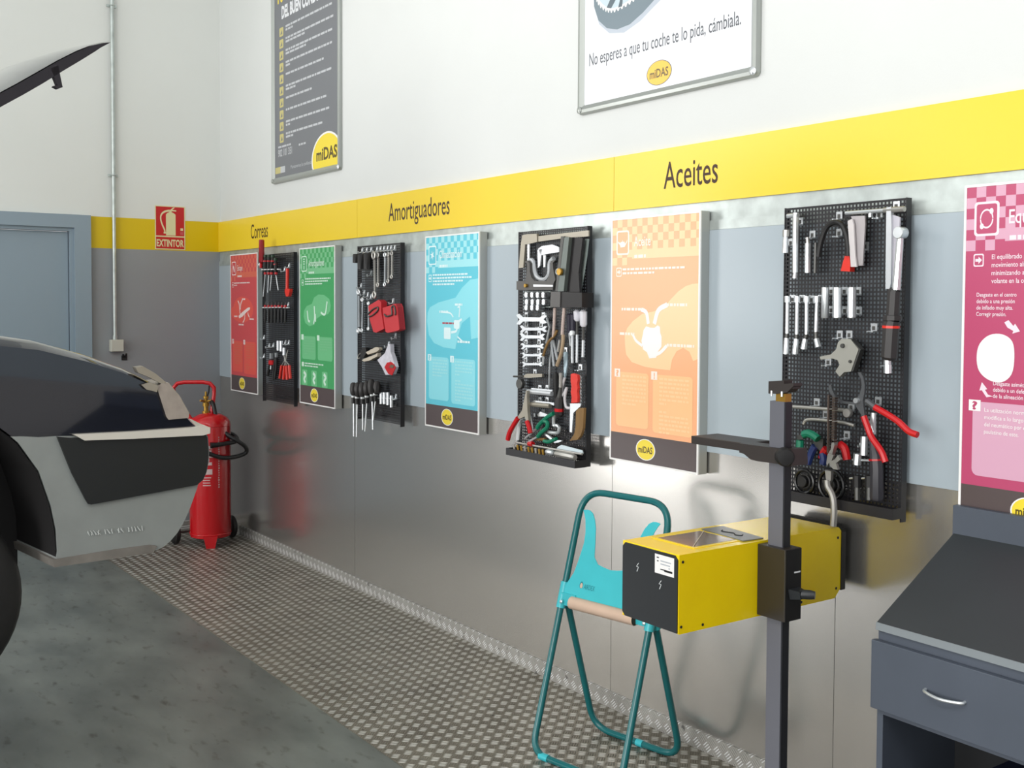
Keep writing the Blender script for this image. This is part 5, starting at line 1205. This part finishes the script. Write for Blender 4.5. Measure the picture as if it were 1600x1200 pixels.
# cabin behind the bonnet (outside the picture)
cab = [(-0.95, 1.52), (-1.55, 1.98), (-2.3, 2.02), (-2.72, 1.5)]
CB = MB(); n = len(cab)
secs = [[cpt(s, z, l) for s, z in cab] for l in (0.12, 0.8, CWID - 0.12)]
CB.add([p for q in secs for p in q], [(k * n + i, k * n + (i + 1) % n, (k + 1) * n + (i + 1) % n, (k + 1) * n + i) for k in range(2) for i in range(n)] + [(3, 2, 1, 0), (8, 9, 10, 11)], mat('dark_car_glass', '#14181c', 0.08))
build('cabin', CB, car)
bump = [side(*q) for q in ((17, 682), (112, 681), (328, 668), (332, 682), (333, 705), (331, 725), (327, 745), (322, 763), (315, 782), (308, 800), (299, 817), (290, 831), (279, 843), (268, 852), (256, 858), (180, 868), (85, 883), (90, 862), (88, 828), (80, 790), (61, 736), (29, 692))]
build('bumper', loft(MB(), bump, BUMPER_GREY), car)
lip = [side(*q) for q in ((82, 874), (180, 858), (240, 850), (252, 852), (246, 862), (180, 872), (84, 886))]
build('lower_lip', loft(MB(), lip, mat('dirty_bumper_lip', '#7d7872', 0.6, noise=0.2, nscale=12), out=0.006), car)
ins = [side(*q) for q in ((88, 682), (112, 684), (326, 672), (333, 682), (335, 705), (334, 722), (331, 737), (326, 748), (316, 756), (228, 772), (139, 788), (134, 787), (130, 781), (112, 738))]
build('bumper_insert', loft(MB(), ins, INSERT_BLACK, out=0.010), car)
strip = [side(*q) for q in ((113, 678), (200, 674), (300, 667), (318, 664), (329, 668), (329, 676), (318, 679), (200, 685), (119, 688))]
build('trim_strip', loft(MB(), strip, CARW, out=0.022), car)
lens = [side(*q) for q in ((250, 603), (258, 599), (270, 598), (288, 618), (304, 645), (303, 652), (270, 655), (266, 650))]
build('turn_signal', loft(MB(), lens, LENS, layers=[0.0, 0.02, 0.06, 0.14, 0.20], out=0.008), car)
br = [side(*q) for q in ((222, 601), (236, 597), (250, 602), (248, 612), (230, 608))]
build('lamp_bracket', loft(MB(), br, mat('dull_bracket', '#9a9285', 0.55), layers=[0.0, 0.02, 0.05], out=0.012), car)
br = [side(*q) for q in ((218, 574), (230, 572), (252, 584), (268, 597), (262, 600), (240, 589), (222, 582))]
build('lamp_bracket', loft(MB(), br, mat('dull_bracket', '#9a9285', 0.55), layers=[-0.003, 0.02, 0.05], out=0.004), car)
# embossed scuffed lettering along the bumper foot
em = MB(); rr = random.Random(9)
for i in range(17):
    if i in (4, 8, 11): continue
    px = 140 + i * 5.6; py = 829 - i * 0.55
    a = side(px, py); b = side(px + 2.4, py + 7)
    l_ = -0.0035
    for q in range(2):
        o1 = rr.uniform(-0.004, 0.004)
        p0, p1 = (nose(a[0] + o1, 0.0), a[1] - 0.004 * q), (nose(b[0] - o1, 0.0), b[1])
        em.tube([cpt(p0[0], p0[1], l_), cpt(p1[0], p1[1], l_)], 0.0011, mat('scuffed_white', '#c8ccca', 0.5), 5)
build('scuffed_lettering', em, car)
# wheel-arch liner and hanging front wheel
lin_ = MB(); LINER = mat('wheel_arch_liner', '#191718', 0.7)
la = [side(*q) for q in ((91, 885), (90, 862), (88, 828), (80, 790), (61, 736), (29, 692), (17, 681))] + [p for p in archu if p[0] < side(10, 676)[0]]
la = [(s + (arch_s - s) * 0.012, z + (arch_z - z) * 0.012) for s, z in la]
vs = [cpt(s, z, l) for l in (0.004, 0.08, 0.34) for s, z in la]; n = len(la)
lin_.add(vs, [(k * n + i, k * n + i + 1, (k + 1) * n + i + 1, (k + 1) * n + i) for k in range(2) for i in range(n - 1)], LINER, True)
lin_.poly([cpt(s, z, 0.34) for s, z in [(la[0][0], la[0][1] - 0.06)] + la + [(la[-1][0], la[0][1] - 0.06)]], LINER)
build('arch_liner', lin_, car)
wr = 0.305
wp = side(53, 932); wc = cpt(wp[0] - wr, wp[1], 0.14)
wh = build('wheel', MB().lathe(wc - CL * 0.09, CL, [(0.0, 0.19), (0.004, 0.225), (0.012, 0.25), (0.02, wr - 0.02), (0.04, wr - 0.004), (0.06, wr), (0.14, wr), (0.16, wr - 0.006), (0.18, wr - 0.03), (0.185, 0.19)], mat('tyre_rubber', '#1b1a1b', 0.62), 48), car)
build('rim', MB().lathe(wc - CL * 0.096, CL, [(0.0, 0.03), (0.003, 0.06), (0.02, 0.10), (0.014, 0.17), (0.004, 0.19), (0.0, 0.205), (0.012, 0.207), (0.02, 0.2)], STEEL, 32), wh)
wc2 = cpt(wp[0] - wr, wp[1], CWID - 0.14)
build('wheel', MB().lathe(wc2 - CL * 0.09, CL, [(0.0, 0.19), (0.02, wr - 0.02), (0.06, wr), (0.14, wr), (0.18, wr - 0.03), (0.185, 0.19)], mat('tyre_rubber', '#1b1a1b', 0.62), 40), car)
# open bonnet
tip = side(178, 62); b0 = side(0, 146)
prof_ = [side(*q) for q in ((178, 62), (165, 63.5), (150, 67), (125, 77), (95, 92), (60, 112), (30, 129), (0, 145), (-60, 178))]
prof_ += [(prof_[-1][0] - 0.25, prof_[-1][1] - 0.20), (prof_[-1][0] - 0.52, prof_[-1][1] - 0.47)]
n = len(prof_); HL = [0.03, 0.06, 0.12, 0.22, 0.4, 0.8, 1.2, 1.38, 1.48, 1.54, 1.57]
def hood_pt(i, l, off=0.0):
    s, z = prof_[i]
    a = prof_[max(0, i - 1)]; b = prof_[min(n - 1, i + 1)]
    d_ = Vector((a[0] - b[0], a[1] - b[1])).normalized(); nn = Vector((-d_.y, d_.x))
    u = (l - 0.03) / (CWID - 0.06); crown = (1 - (2 * u - 1) ** 4) * 0.045 * min(1.0, 0.25 + 0.75 * i / 4.0) * (0 if i == 0 else 1)
    fr = 0.05 * (1 - (2 * u - 1) ** 2) * max(0, 1 - i / 3.0)
    return cpt(s + nn.x * (crown - off) + d_.x * fr, z + nn.y * (crown - off) + d_.y * fr, l)
hood = MB()
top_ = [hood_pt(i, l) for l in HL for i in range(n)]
hood.add(top_, [(k * n + i, k * n + i + 1, (k + 1) * n + i + 1, (k + 1) * n + i) for k in range(len(HL) - 1) for i in range(n - 1)], mat('bonnet_painted_sheen', '#20232f', 0.12, spec=0.8, coat=1.0), True)  # colour lightened beyond the body paint to stand in for pale reflections
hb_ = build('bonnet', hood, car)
und = MB(); UND = mat('bonnet_underside', '#1b1620', 0.6)
thick = [0.004, 0.012, 0.022, 0.03, 0.034, 0.036, 0.036, 0.036, 0.036, 0.036, 0.03]
for off0, lay in ((0.003, HL),):
    A_ = [hood_pt(i, l, 0.003) for l in lay for i in range(n)]
    B_ = [hood_pt(i, l, thick[i]) for l in lay for i in range(n)]
    und.add(B_, [(k * n + i + 1, k * n + i, (k + 1) * n + i, (k + 1) * n + i + 1) for k in range(len(lay) - 1) for i in range(n - 1)], UND, True)
    for k in (0, len(lay) - 1):
        und.add(A_[k * n:(k + 1) * n] + B_[k * n:(k + 1) * n], [(i, i + 1, n + i + 1, n + i) for i in range(n - 1)], UND)
build('underside', und, hb_)
hs = [side(*q) for q in ((85, 104), (97, 100), (103, 130), (104, 134), (97, 136.5), (90, 133), (91, 131.5), (96, 131))]
f1 = [cpt(s, z, 0.03) for s, z in hs]; f2 = [cpt(s, z, 0.05) for s, z in hs]
build('latch_hook', MB().prism(f1, f2, UND), hb_)
build('prop_rod', MB().tube([cpt(prof_[7][0] - 0.1, prof_[8][1] - 0.05, 1.50), cpt(prof_[7][0] - 0.15, zt0 - 0.06, 1.50)], 0.006, DARK_STEEL, 8), car)
# low scissor lift that carries the car by its sills (hidden below and behind the picture's left edge)
LIFT = mat('lift_blue_paint', '#2c3e66', 0.45)
zl = sill - 0.026
cl_ = cpt(-2.0, 0, CWID / 2)
lift = empty('car_lift', (cl_.x, cl_.y, 0.0), 'low blue scissor lift under the sills of the raised dark blue car', 'lift')
R3 = Matrix.Rotation(TH, 4, 'Z')
for l in (0.38, CWID - 0.38):
    c = cpt(-2.0, 0, l)
    build('base_beam', MB().obox(Matrix.Translation(c + Vector((0, 0, 0.03))) @ R3, 0.34, 1.5, 0.06, LIFT), lift)
    build('platform', MB().obox(Matrix.Translation(c + Vector((0, 0, zl - 0.04))) @ R3, 0.36, 1.5, 0.08, LIFT), lift)
    for q in (-1, 1):
        build('scissor_arm', MB().tube([cpt(-2.0 - q * 0.62, 0.06, l + 0.05 * q), cpt(-2.0 + q * 0.62, zl - 0.08, l + 0.05 * q)], 0.028, LIFT, 8), lift)

# ------------------------------------------------------------------ headlight tester on its post
TY = mat('tester_yellow', '#ffdb0c', 0.27, coat=0.3, noise=0.05, nscale=8); TBLACK = mat('tester_black', '#222528', 0.4); TBROWN = mat('tester_brown_black', '#2e2924', 0.35)
POSTM = mat('post_slate_paint', '#66676f', 0.4); POSTD = mat('post_dark', '#1e2026', 0.45)
t = empty('headlight_tester', (5.475, -0.41, 0.0045), 'yellow and black headlight tester on a tall grey post', 'headlight tester')
bx0, bx1, by0, by1, bz0, bz1 = 5.214, 5.443, -0.755, -0.062, 0.715, 0.932
def chamf(x0, x1, z0, z1, c): return [(x0 + c, z0), (x1, z0), (x1, z1 - c), (x1 - c, z1), (x0 + c, z1), (x0, z1 - c), (x0, z0 + c)]
def ypr(mb, pts, ya, yb, m): return mb.prism([(x, ya, z) for x, z in pts], [(x, yb, z) for x, z in pts], m)
ol = chamf(bx0, bx1, bz0, bz1, 0.012)
side_ol = [(by0 + 0.004, bz0), (by1 - 0.034, bz0), (by1 - 0.008, bz0 + 0.026), (by1 - 0.008, bz1 - 0.012), (by1 - 0.020, bz1), (by0 + 0.004, bz1)]
build('body', MB().prism([(bx1, y, z) for y, z in side_ol], [(bx0, y, z) for y, z in side_ol], TY), t, bevel=0.003)
build('front_panel', ypr(MB(), chamf(bx0 + 0.003, bx1 - 0.003, bz0 + 0.003, bz1 - 0.003, 0.011), by0, by0 + 0.004, TBLACK), t)
build('rear_cap', ypr(MB(), chamf(bx0 - 0.004, bx1 + 0.003, bz0 + 0.022, bz1 + 0.004, 0.02), by1 - 0.008, by1 + 0.012, BLACK_RUBBER), t)
LW = MB()
LW.box(5.236, 5.410, -0.662, -0.470, bz1, bz1 + 0.0015, TY).box(5.252, 5.396, -0.650, -0.482, bz1 + 0.0015, bz1 + 0.002, mat('tinted_window', '#7d6a5c', 0.12, spec=0.6))
LW.tube([(5.264, -0.478, bz1 + 0.003), (5.396, -0.652, bz1 + 0.003)], 0.0016, CREAM, 6)
build('window', LW, t)
cp = build('cover_plate', MB().add([(5.240, -0.462, bz1 + 0.001), (5.424, -0.482, bz1 + 0.001), (5.430, -0.404, bz1 + 0.001), (5.246, -0.378, bz1 + 0.001), (5.240, -0.462, bz1 + 0.004), (5.424, -0.482, bz1 + 0.004), (5.430, -0.404, bz1 + 0.004), (5.246, -0.378, bz1 + 0.004)], [(0, 1, 2, 3), (4, 7, 6, 5), (0, 4, 5, 1), (1, 5, 6, 2), (2, 6, 7, 3), (3, 7, 4, 0)], mat('plate_grey', '#7e807f', 0.3, 0.3)), t)
build('scribble', MB().tube(smooth_path([(5.29, -0.425, bz1 + 0.0048), (5.30, -0.44, bz1 + 0.0048), (5.32, -0.435, bz1 + 0.0048), (5.34, -0.43, bz1 + 0.0048), (5.36, -0.445, bz1 + 0.0048), (5.375, -0.435, bz1 + 0.0048), (5.37, -0.425, bz1 + 0.0048)], 4), 0.0014, BLACK_RUBBER, 5), cp)
sx0, sx1, sz0, sz1 = 5.352, 5.428, 0.868, 0.921
sb = MB().poly([(sx0, by0 - 0.0006, sz0), (sx1, by0 - 0.0006, sz0), (sx1, by0 - 0.0006, sz1), (sx0, by0 - 0.0006, sz1)], POSTER_WHITE)
for i, (a, b_, c) in enumerate(((0.1, 0.22, 0.8), (0.12, 0.2, 0.62), (0.3, 0.85, 0.66), (0.3, 0.8, 0.5), (0.3, 0.92, 0.22), (0.5, 0.92, 0.17), (0.72, 0.8, 0.36))):
    m = BLACK_RUBBER if i in (0, 1, 4, 5) else mat('label_grey', '#b5b9c0', 0.5)
    sb.poly([(sx0 + (sx1 - sx0) * a, by0 - 0.001, sz0 + (sz1 - sz0) * c), (sx0 + (sx1 - sx0) * b_, by0 - 0.001, sz0 + (sz1 - sz0) * c), (sx0 + (sx1 - sx0) * b_, by0 - 0.001, sz0 + (sz1 - sz0) * (c + 0.06)), (sx0 + (sx1 - sx0) * a, by0 - 0.001, sz0 + (sz1 - sz0) * (c + 0.06))], m)
build('rating_label', sb, t)
# small lightning marks scratched into the black panel
for xx, zz in ((5.282, 0.868), (5.375, 0.838)):
    build('spark_mark', MB().tube([(xx + 0.004, by0 - 0.0012, zz + 0.012), (xx - 0.004, by0 - 0.0012, zz + 0.002), (xx + 0.004, by0 - 0.0012, zz + 0.001), (xx - 0.002, by0 - 0.0012, zz - 0.012)], 0.0012, PLASTIC_WHITE, 5), t)
sc = MB()
for yy, zz in ((-0.738, 0.912), (-0.742, 0.735), (-0.66, 0.728), (-0.25, 0.727), (-0.085, 0.90), (-0.09, 0.745)):
    sc.lathe((bx1, yy, zz), (1, 0, 0), [(0, 0.004), (0.0015, 0.004), (0.002, 0.001)], BLACK_RUBBER, 10)
build('screw', sc, t)
# slide block on the post, with clamp handle
slide = build('slide_block', MB().box(5.4445, 5.545, -0.444, -0.377, 0.722, 0.926, TBROWN), t, bevel=0.0015)
build('slide_cover', MB().box(5.545, 5.5475, -0.443, -0.378, 0.723, 0.925, mat('slide_black', '#141416', 0.45)), slide)
build('clamp_handle', MB().add([(5.5475, -0.432, 0.815), (5.5475, -0.385, 0.815), (5.5475, -0.392, 0.785), (5.5475, -0.425, 0.785), (5.577, -0.42, 0.812), (5.577, -0.392, 0.812), (5.577, -0.395, 0.79), (5.577, -0.415, 0.79)], [(0, 1, 5, 4), (1, 2, 6, 5), (2, 3, 7, 6), (3, 0, 4, 7), (4, 5, 6, 7)], TBLACK).tube([(5.567, -0.406, 0.802), (5.59, -0.392, 0.803), (5.602, -0.385, 0.803)], [0.0135, 0.0135, 0.011], TBLACK, 12), slide)
build('index_mark', MB().box(5.5475, 5.5485, -0.408, -0.383, 0.857, 0.861, PLASTIC_WHITE), slide)
build('post', MB().box(5.466, 5.518, -0.425, -0.395, 0.0245, 1.337, POSTM).box(5.518, 5.522, -0.424, -0.396, 0.0245, 1.335, POSTD), t)  # darker strip along the right face of the post
build('base', MB().box(5.36, 5.62, -0.62, -0.20, 0.0105, 0.0245, POSTD), t, bevel=0.003)
for xx in (5.40, 5.58):
    for yy in (-0.57, -0.25): build('roller', MB().lathe((xx - 0.012, yy, 0.0165), (1, 0, 0), [(0, 0.008), (0.001, 0.012), (0.023, 0.012), (0.024, 0.008)], BLACK_RUBBER, 16), t)
# sighting arm clamped to the post, and the sight head on a brass stem
ARM = mat('arm_brown_black', '#322c2a', 0.45)
ol = [(5.148, 1.204), (5.148, 1.180), (5.36, 1.180), (5.36, 1.204)]
arm = build('sight_arm', MB().box(5.147, 5.362, -0.418, -0.302, 1.180, 1.204, ARM), t, bevel=0.002)
o2 = [(5.362, 1.205), (5.362, 1.178), (5.38, 1.176), (5.405, 1.163), (5.43, 1.161), (5.56, 1.163), (5.556, 1.209), (5.52, 1.206)]
build('arm_clamp', ypr(MB(), o2, -0.436, -0.372, ARM), arm)
build('clamp_knob', MB().lathe((5.535, -0.441, 1.186), (0.8, -0.6, 0), [(-0.02, 0.016), (-0.01, 0.026), (0.012, 0.026), (0.018, 0.022), (0.02, 0.01)], BLACK_RUBBER, 24), arm)
hd = MB()
ypr(hd, [(5.462, 1.392), (5.462, 1.357), (5.49, 1.358), (5.528, 1.364), (5.552, 1.384), (5.552, 1.392), (5.518, 1.388), (5.518, 1.398)], -0.428, -0.392, ARM)
hd.box(5.516, 5.548, -0.424, -0.396, 1.376, 1.381, ARM)
head = build('sight_head', hd, t)
build('brass_stem', MB().box(5.486, 5.52, -0.424, -0.398, 1.337, 1.360, BRASS), head)
for xx in (5.475, 5.512): build('adjusting_pin', MB().tube([(xx, -0.429, 1.352), (xx, -0.429, 1.366)], 0.0032, CHROME, 8), head)

# ------------------------------------------------------------------ teal paper-roll stand
TEAL_D = mat('teal_tube_paint', '#14686b', 0.25, noise=0.05, nscale=10); TEAL = mat('turquoise_sheet_paint', '#3fbcc6', 0.35, noise=0.05, nscale=12)
e_ = Vector((math.cos(math.radians(10)), math.sin(math.radians(10)), 0)); n_ = Vector((-e_.y, e_.x, 0))
FL = Vector((4.497, -0.541, 0.0175)); SW = 0.400; LEAN = 0.30
t = empty('paper_roll_stand', (FL.x + 0.2, FL.y + 0.2, 0.0045), 'empty teal paper roll stand with folding tube legs, left of the yellow headlight tester', 'roll stand')
def lp(a, z): return FL + e_ * a + (n_ * LEAN + Vector((0, 0, 1))) * z       # leaning plane of the front frame
def loop3(pts, r, n=5):                             # round the corners of a 3-D polyline
    out = [Vector(pts[0])]
    for i in range(1, len(pts) - 1):
        p, a, b = Vector(pts[i]), Vector(pts[i - 1]), Vector(pts[i + 1])
        ra = min(r, (a - p).length * 0.49); rb = min(r, (b - p).length * 0.49)
        q0 = p + (a - p).normalized() * ra; q1 = p + (b - p).normalized() * rb
        for k in range(n + 1):
            s = k / n; out.append(q0 * (1 - s) ** 2 + p * 2 * s * (1 - s) + q1 * s * s)
    out.append(Vector(pts[-1])); return out
HZ, TZ = 0.525, 0.905
tr_ = 0.0122
build('front_frame', MB().tube(loop3([lp(0, HZ + 0.05), lp(0, TZ), lp(SW, TZ), lp(SW, HZ + 0.05)], 0.10, 8), tr_, TEAL_D, 14).tube(loop3([lp(0, HZ + 0.05), lp(0, 0.0), lp(SW, 0.0), lp(SW, HZ + 0.05)], 0.07, 8), tr_, TEAL_D, 14), t)
RL = FL + n_ * 0.338; RL.z = 0.0175
hz = lp(0, HZ); off = n_ * 0.020
rear = loop3([hz + off, RL, RL + e_ * SW, lp(SW, HZ) + off], 0.085, 8)
build('rear_frame', MB().tube(rear, tr_, TEAL_D, 14), t)
for fr in (0.55,): build('foot_sleeve', MB().tube([RL + e_ * SW * (fr - 0.035), RL + e_ * SW * (fr + 0.035)], tr_ + 0.0015, TEAL, 14), t)
build('foot_sleeve', MB().tube([FL + e_ * SW * 0.10, FL + e_ * SW * 0.20], tr_ + 0.0015, TEAL, 14), t)
for a in (0, SW):
    s = 1 if a == 0 else -1
    b = MB().tube([lp(a, HZ - 0.035), lp(a, HZ + 0.055)], tr_ + 0.005, TEAL, 14)
    b.tube([hz + e_ * a + off * 1.0 + Vector((0, 0, 0.03)), hz + e_ * a + off * 1.5 - Vector((0, 0, 0.035))], tr_ + 0.004, TEAL, 12)
    b.obox(Matrix.Translation(lp(a + s * 0.035, HZ) + n_ * 0.004) @ Matrix.Rotation(math.radians(10), 4, 'Z'), 0.07, 0.03, 0.045, TEAL)
    b.lathe(lp(a + s * 0.012, HZ - 0.008) - n_ * 0.014, -n_, [(0, 0.006), (0.008, 0.006), (0.010, 0.003)], CHROME, 10)
    build('hinge_bracket', b, t)
build('roll_core', MB().tube([lp(0.055, HZ - 0.005) - n_ * 0.012, lp(SW - 0.055, HZ - 0.005) - n_ * 0.012], 0.0225, mat('cardboard', '#cfb39e', 0.75, noise=0.08, nscale=10), 24, cap=False).tube([lp(0.056, HZ - 0.005) - n_ * 0.012, lp(SW - 0.056, HZ - 0.005) - n_ * 0.012], 0.0195, mat('cardboard_inside_shade', '#3f332b', 0.8), 24), t)  # dark plug paints the shade of the hollow core
# sheet-metal cutter shield with two horns, in the plane just before the tubes
def plane_az(px, py):
    nrm = e_.cross(n_ * LEAN + Vector((0, 0, 1))).normalized(); p0 = lp(0, 0) - n_ * 0.012
    r = ray(px, py); tt = (p0 - CAM).dot(nrm) / r.dot(nrm); p = CAM + r * tt - p0
    z = p.z; return (p.dot(e_), z)
half = [plane_az(870 + x / 5.715, 750 + y / 5.715) for x, y in ((80, 935), (150, 830), (185, 740), (215, 650), (243, 560), (256, 470), (256, 360), (246, 300), (236, 268), (268, 266), (295, 272), (322, 300), (340, 360), (347, 430), (343, 560), (335, 690), (365, 755), (420, 783))]
mid_z = half[-1][1] - 0.004
foot_z = HZ + 0.01
outline = [(0.0 - 0.002, foot_z)] + half + [(SW / 2, mid_z)] + [(SW - a, z) for a, z in reversed(half)] + [(SW + 0.002, foot_z)]
f1 = [lp(a, z) - n_ * 0.012 for a, z in outline]; f2 = [p - n_ * -0.0025 for p in f1]
sh = MB().prism(f1, f2, TEAL)
shield = build('cutter_shield', sh, t)
def shp(a, z, k=0): return lp(a, z) - n_ * (0.0128 + 0.0004 * k)
ea_ = plane_az(908.5, 914); eb_ = plane_az(931, 918)
TEAL_INK = mat('teal_ink', '#16808c', 0.5)
mk = MB()
mk.poly([shp(ea_[0] + 0.008 * math.cos(w), ea_[1] + 0.012 * math.sin(w)) for w in [math.pi * 2 * i / 20 for i in range(20)]], TEAL_INK)
mk.poly([shp(ea_[0] + 0.001 + 0.006 * math.cos(w), ea_[1] - 0.002 + 0.009 * math.sin(w), 1) for w in [math.pi * 2 * i / 20 for i in range(20)]], mat('emblem_beige', '#c9b49f', 0.5))
mk.text('AIRDEX', lambda tx, ty: shp(ea_[0] + 0.013 + 0.05 * tx, ea_[1] - 0.011 + 0.018 * ty / 0.73), TEAL_INK, 0.0)
build('maker_mark', mk, shield)

# ------------------------------------------------------------------ grey sloping-top desk at the right
LAM = mat('grey_laminate', '#4c535f', 0.5, noise=0.08, nscale=5); TOPM = mat('charcoal_laminate_top', '#2f3336', 0.5, noise=0.06, nscale=6); EDGE = mat('pale_desk_edge', '#7f868a', 0.5)
INSIDE_SHADE = mat('desk_inside_shade', '#181a1d', 0.7)  # near-black tone puts the shadow of the opening into the colour
dx0, dx1 = 5.826, 7.05
yb_, yf = -0.058, -0.417
zb_, zf = 0.980, 0.787
t = empty('desk', (6.4, -0.21, 0.0045), 'dark grey workshop desk with sloping charcoal top and one drawer at the right', 'desk')
def slab(mb, x0, x1, pts, m): return mb.prism([(x0, y, z) for y, z in pts], [(x1, y, z) for y, z in pts], m)
build('desk_top', slab(MB(), dx0, dx1, [(yb_ - 0.022, zb_), (yf, zf), (yf + 0.002, zf - 0.019), (yb_ - 0.022, zb_ - 0.022)], TOPM), t)
build('front_edge', slab(MB(), dx0 - 0.0005, dx1, [(yf - 0.001, zf + 0.001), (yf - 0.003, zf - 0.018), (yf + 0.001, zf - 0.019), (yf + 0.002, zf + 0.001)], EDGE), t)
build('backboard', MB().box(dx0 - 0.004, dx1, yb_ - 0.022, yb_, 0.0045, 1.058, LAM), t, bevel=0.001)
build('side_panel', slab(MB(), dx0 + 0.004, dx0 + 0.022, [(yb_ - 0.022, 0.0045), (yf + 0.004, 0.0045), (yf + 0.004, zf - 0.022), (yb_ - 0.022, zb_ - 0.026)], LAM), t)
build('side_panel', slab(MB(), dx1 - 0.022, dx1 - 0.002, [(yb_ - 0.022, 0.0045), (yf + 0.004, 0.0045), (yf + 0.004, zf - 0.022), (yb_ - 0.022, zb_ - 0.026)], LAM), t)
build('front_rail', MB().box(dx0 + 0.022, dx1 - 0.022, yf + 0.004, yf + 0.020, zf - 0.05, zf - 0.0195, LAM), t)
dr = build('drawer', MB().box(dx0 - 0.003, dx1 - 0.45, yf - 0.016, yf + 0.002, 0.567, 0.745, LAM), t, bevel=0.0015)
hx0, hx1, hz_ = 5.983, 6.089, 0.661
build('handle', MB().tube(smooth_path([(hx0, yf - 0.016, hz_), (hx0 + 0.006, yf - 0.028, hz_ - 0.002), ((hx0 + hx1) / 2, yf - 0.040, hz_ - 0.004), (hx1 - 0.006, yf - 0.028, hz_ - 0.002), (hx1, yf - 0.016, hz_)], 5), 0.0042, CHROME, 10), dr)
build('door', MB().box(dx1 - 0.445, dx1 + 0.003, yf - 0.016, yf + 0.002, 0.08, 0.745, LAM), t, bevel=0.0015)
build('lower_rail', MB().box(dx0 + 0.022, dx1 - 0.45, yf + 0.004, yf + 0.020, 0.551, 0.58, LAM), t)
build('divider_panel', MB().box(dx1 - 0.47, dx1 - 0.45, yf + 0.004, yb_ - 0.022, 0.0045, 0.541, LAM), t)
build('shelf', MB().box(dx0 + 0.022, dx1 - 0.47, yf + 0.03, yb_ - 0.022, 0.29, 0.306, INSIDE_SHADE), t)
build('inner_back_shade', MB().box(dx0 + 0.022, 6.07, yb_ - 0.030, yb_ - 0.0225, 0.0045, 0.541, INSIDE_SHADE), t)  # dark panel stands in for shadow at the left of the opening
BOX_BLUE = mat('navy_card', '#1d2440', 0.6); BOX_RED = mat('dark_red_card', '#5a1c22', 0.6); BOX_OR = mat('orange_card', '#a4562c', 0.6)
def carton(name, label, x0, x1, y0_, y1_, z0_, z1_, m, m2):
    c = empty(name, ((x0 + x1) / 2, (y0_ + y1_) / 2, z0_), label, 'box')
    build('body', MB().box(x0, x1, y0_, y1_, z0_, z1_ - 0.012, m), c)
    build('lid', MB().box(x0 - 0.002, x1 + 0.002, y0_ - 0.002, y1_ + 0.002, z1_ - 0.012, z1_, m2), c)
carton('carton', 'navy blue box on the shelf inside the desk', 6.05, 6.24, -0.33, -0.12, 0.3062, 0.44, BOX_BLUE, BOX_BLUE)
carton('carton', 'dark red box on the shelf inside the desk, right of the navy box', 6.27, 6.50, -0.31, -0.10, 0.3062, 0.46, BOX_RED, BOX_RED)
carton('carton', 'small orange-topped box at the front of the shelf inside the desk', 6.262, 6.36, -0.365, -0.32, 0.3062, 0.40, BOX_OR, BOX_OR)
# ------------------------------------------------------------------ daylight and overhead light
def area(name, loc, target, sx, sy, power, col):
    l = bpy.data.lights.new(name, 'AREA'); l.shape = 'RECTANGLE'; l.size = sx; l.size_y = sy; l.energy = power; l.color = col
    o = bpy.data.objects.new(name, l); o.location = loc
    o.rotation_euler = (Vector(target) - Vector(loc)).to_track_quat('-Z', 'Y').to_euler()
    COL.objects.link(o); return o
area('door_daylight', (8.0, -9.9, 2.0), (7.8, 0, 2.0), 3.6, 3.8, 430, (1.0, 0.99, 0.97))
area('door_daylight', (3.2, -9.9, 2.0), (3.2, 0, 2.0), 3.6, 3.8, 150, (1.0, 0.99, 0.97))
area('door_daylight', (-0.05, -6.3, 2.0), (10, -6.3, 2.0), 5.2, 3.9, 380, (1.0, 0.99, 0.98))
area('overhead_area', (7.5, -4.2, 5.3), (7.0, -2.0, 0), 5.0, 2.0, 170, (1.0, 0.99, 0.97))  # unseen area light under the ceiling, which has no opening
w = bpy.data.worlds.new('daylight'); scene.world = w; w.use_nodes = True
bg = w.node_tree.nodes['Background']; bg.inputs['Color'].default_value = (0.97, 0.98, 1.0, 1); bg.inputs['Strength'].default_value = 0.8
scene.view_settings.view_transform = 'Standard'
scene.view_settings.look = 'None'
scene.view_settings.exposure = 0.0
scene.cycles.use_denoising = True
scene.cycles.max_bounces = 7
scene.cycles.diffuse_bounces = 4
scene.cycles.glossy_bounces = 4
scene.cycles.transparent_max_bounces = 12
scene.cycles.caustics_reflective = False
scene.cycles.caustics_refractive = False
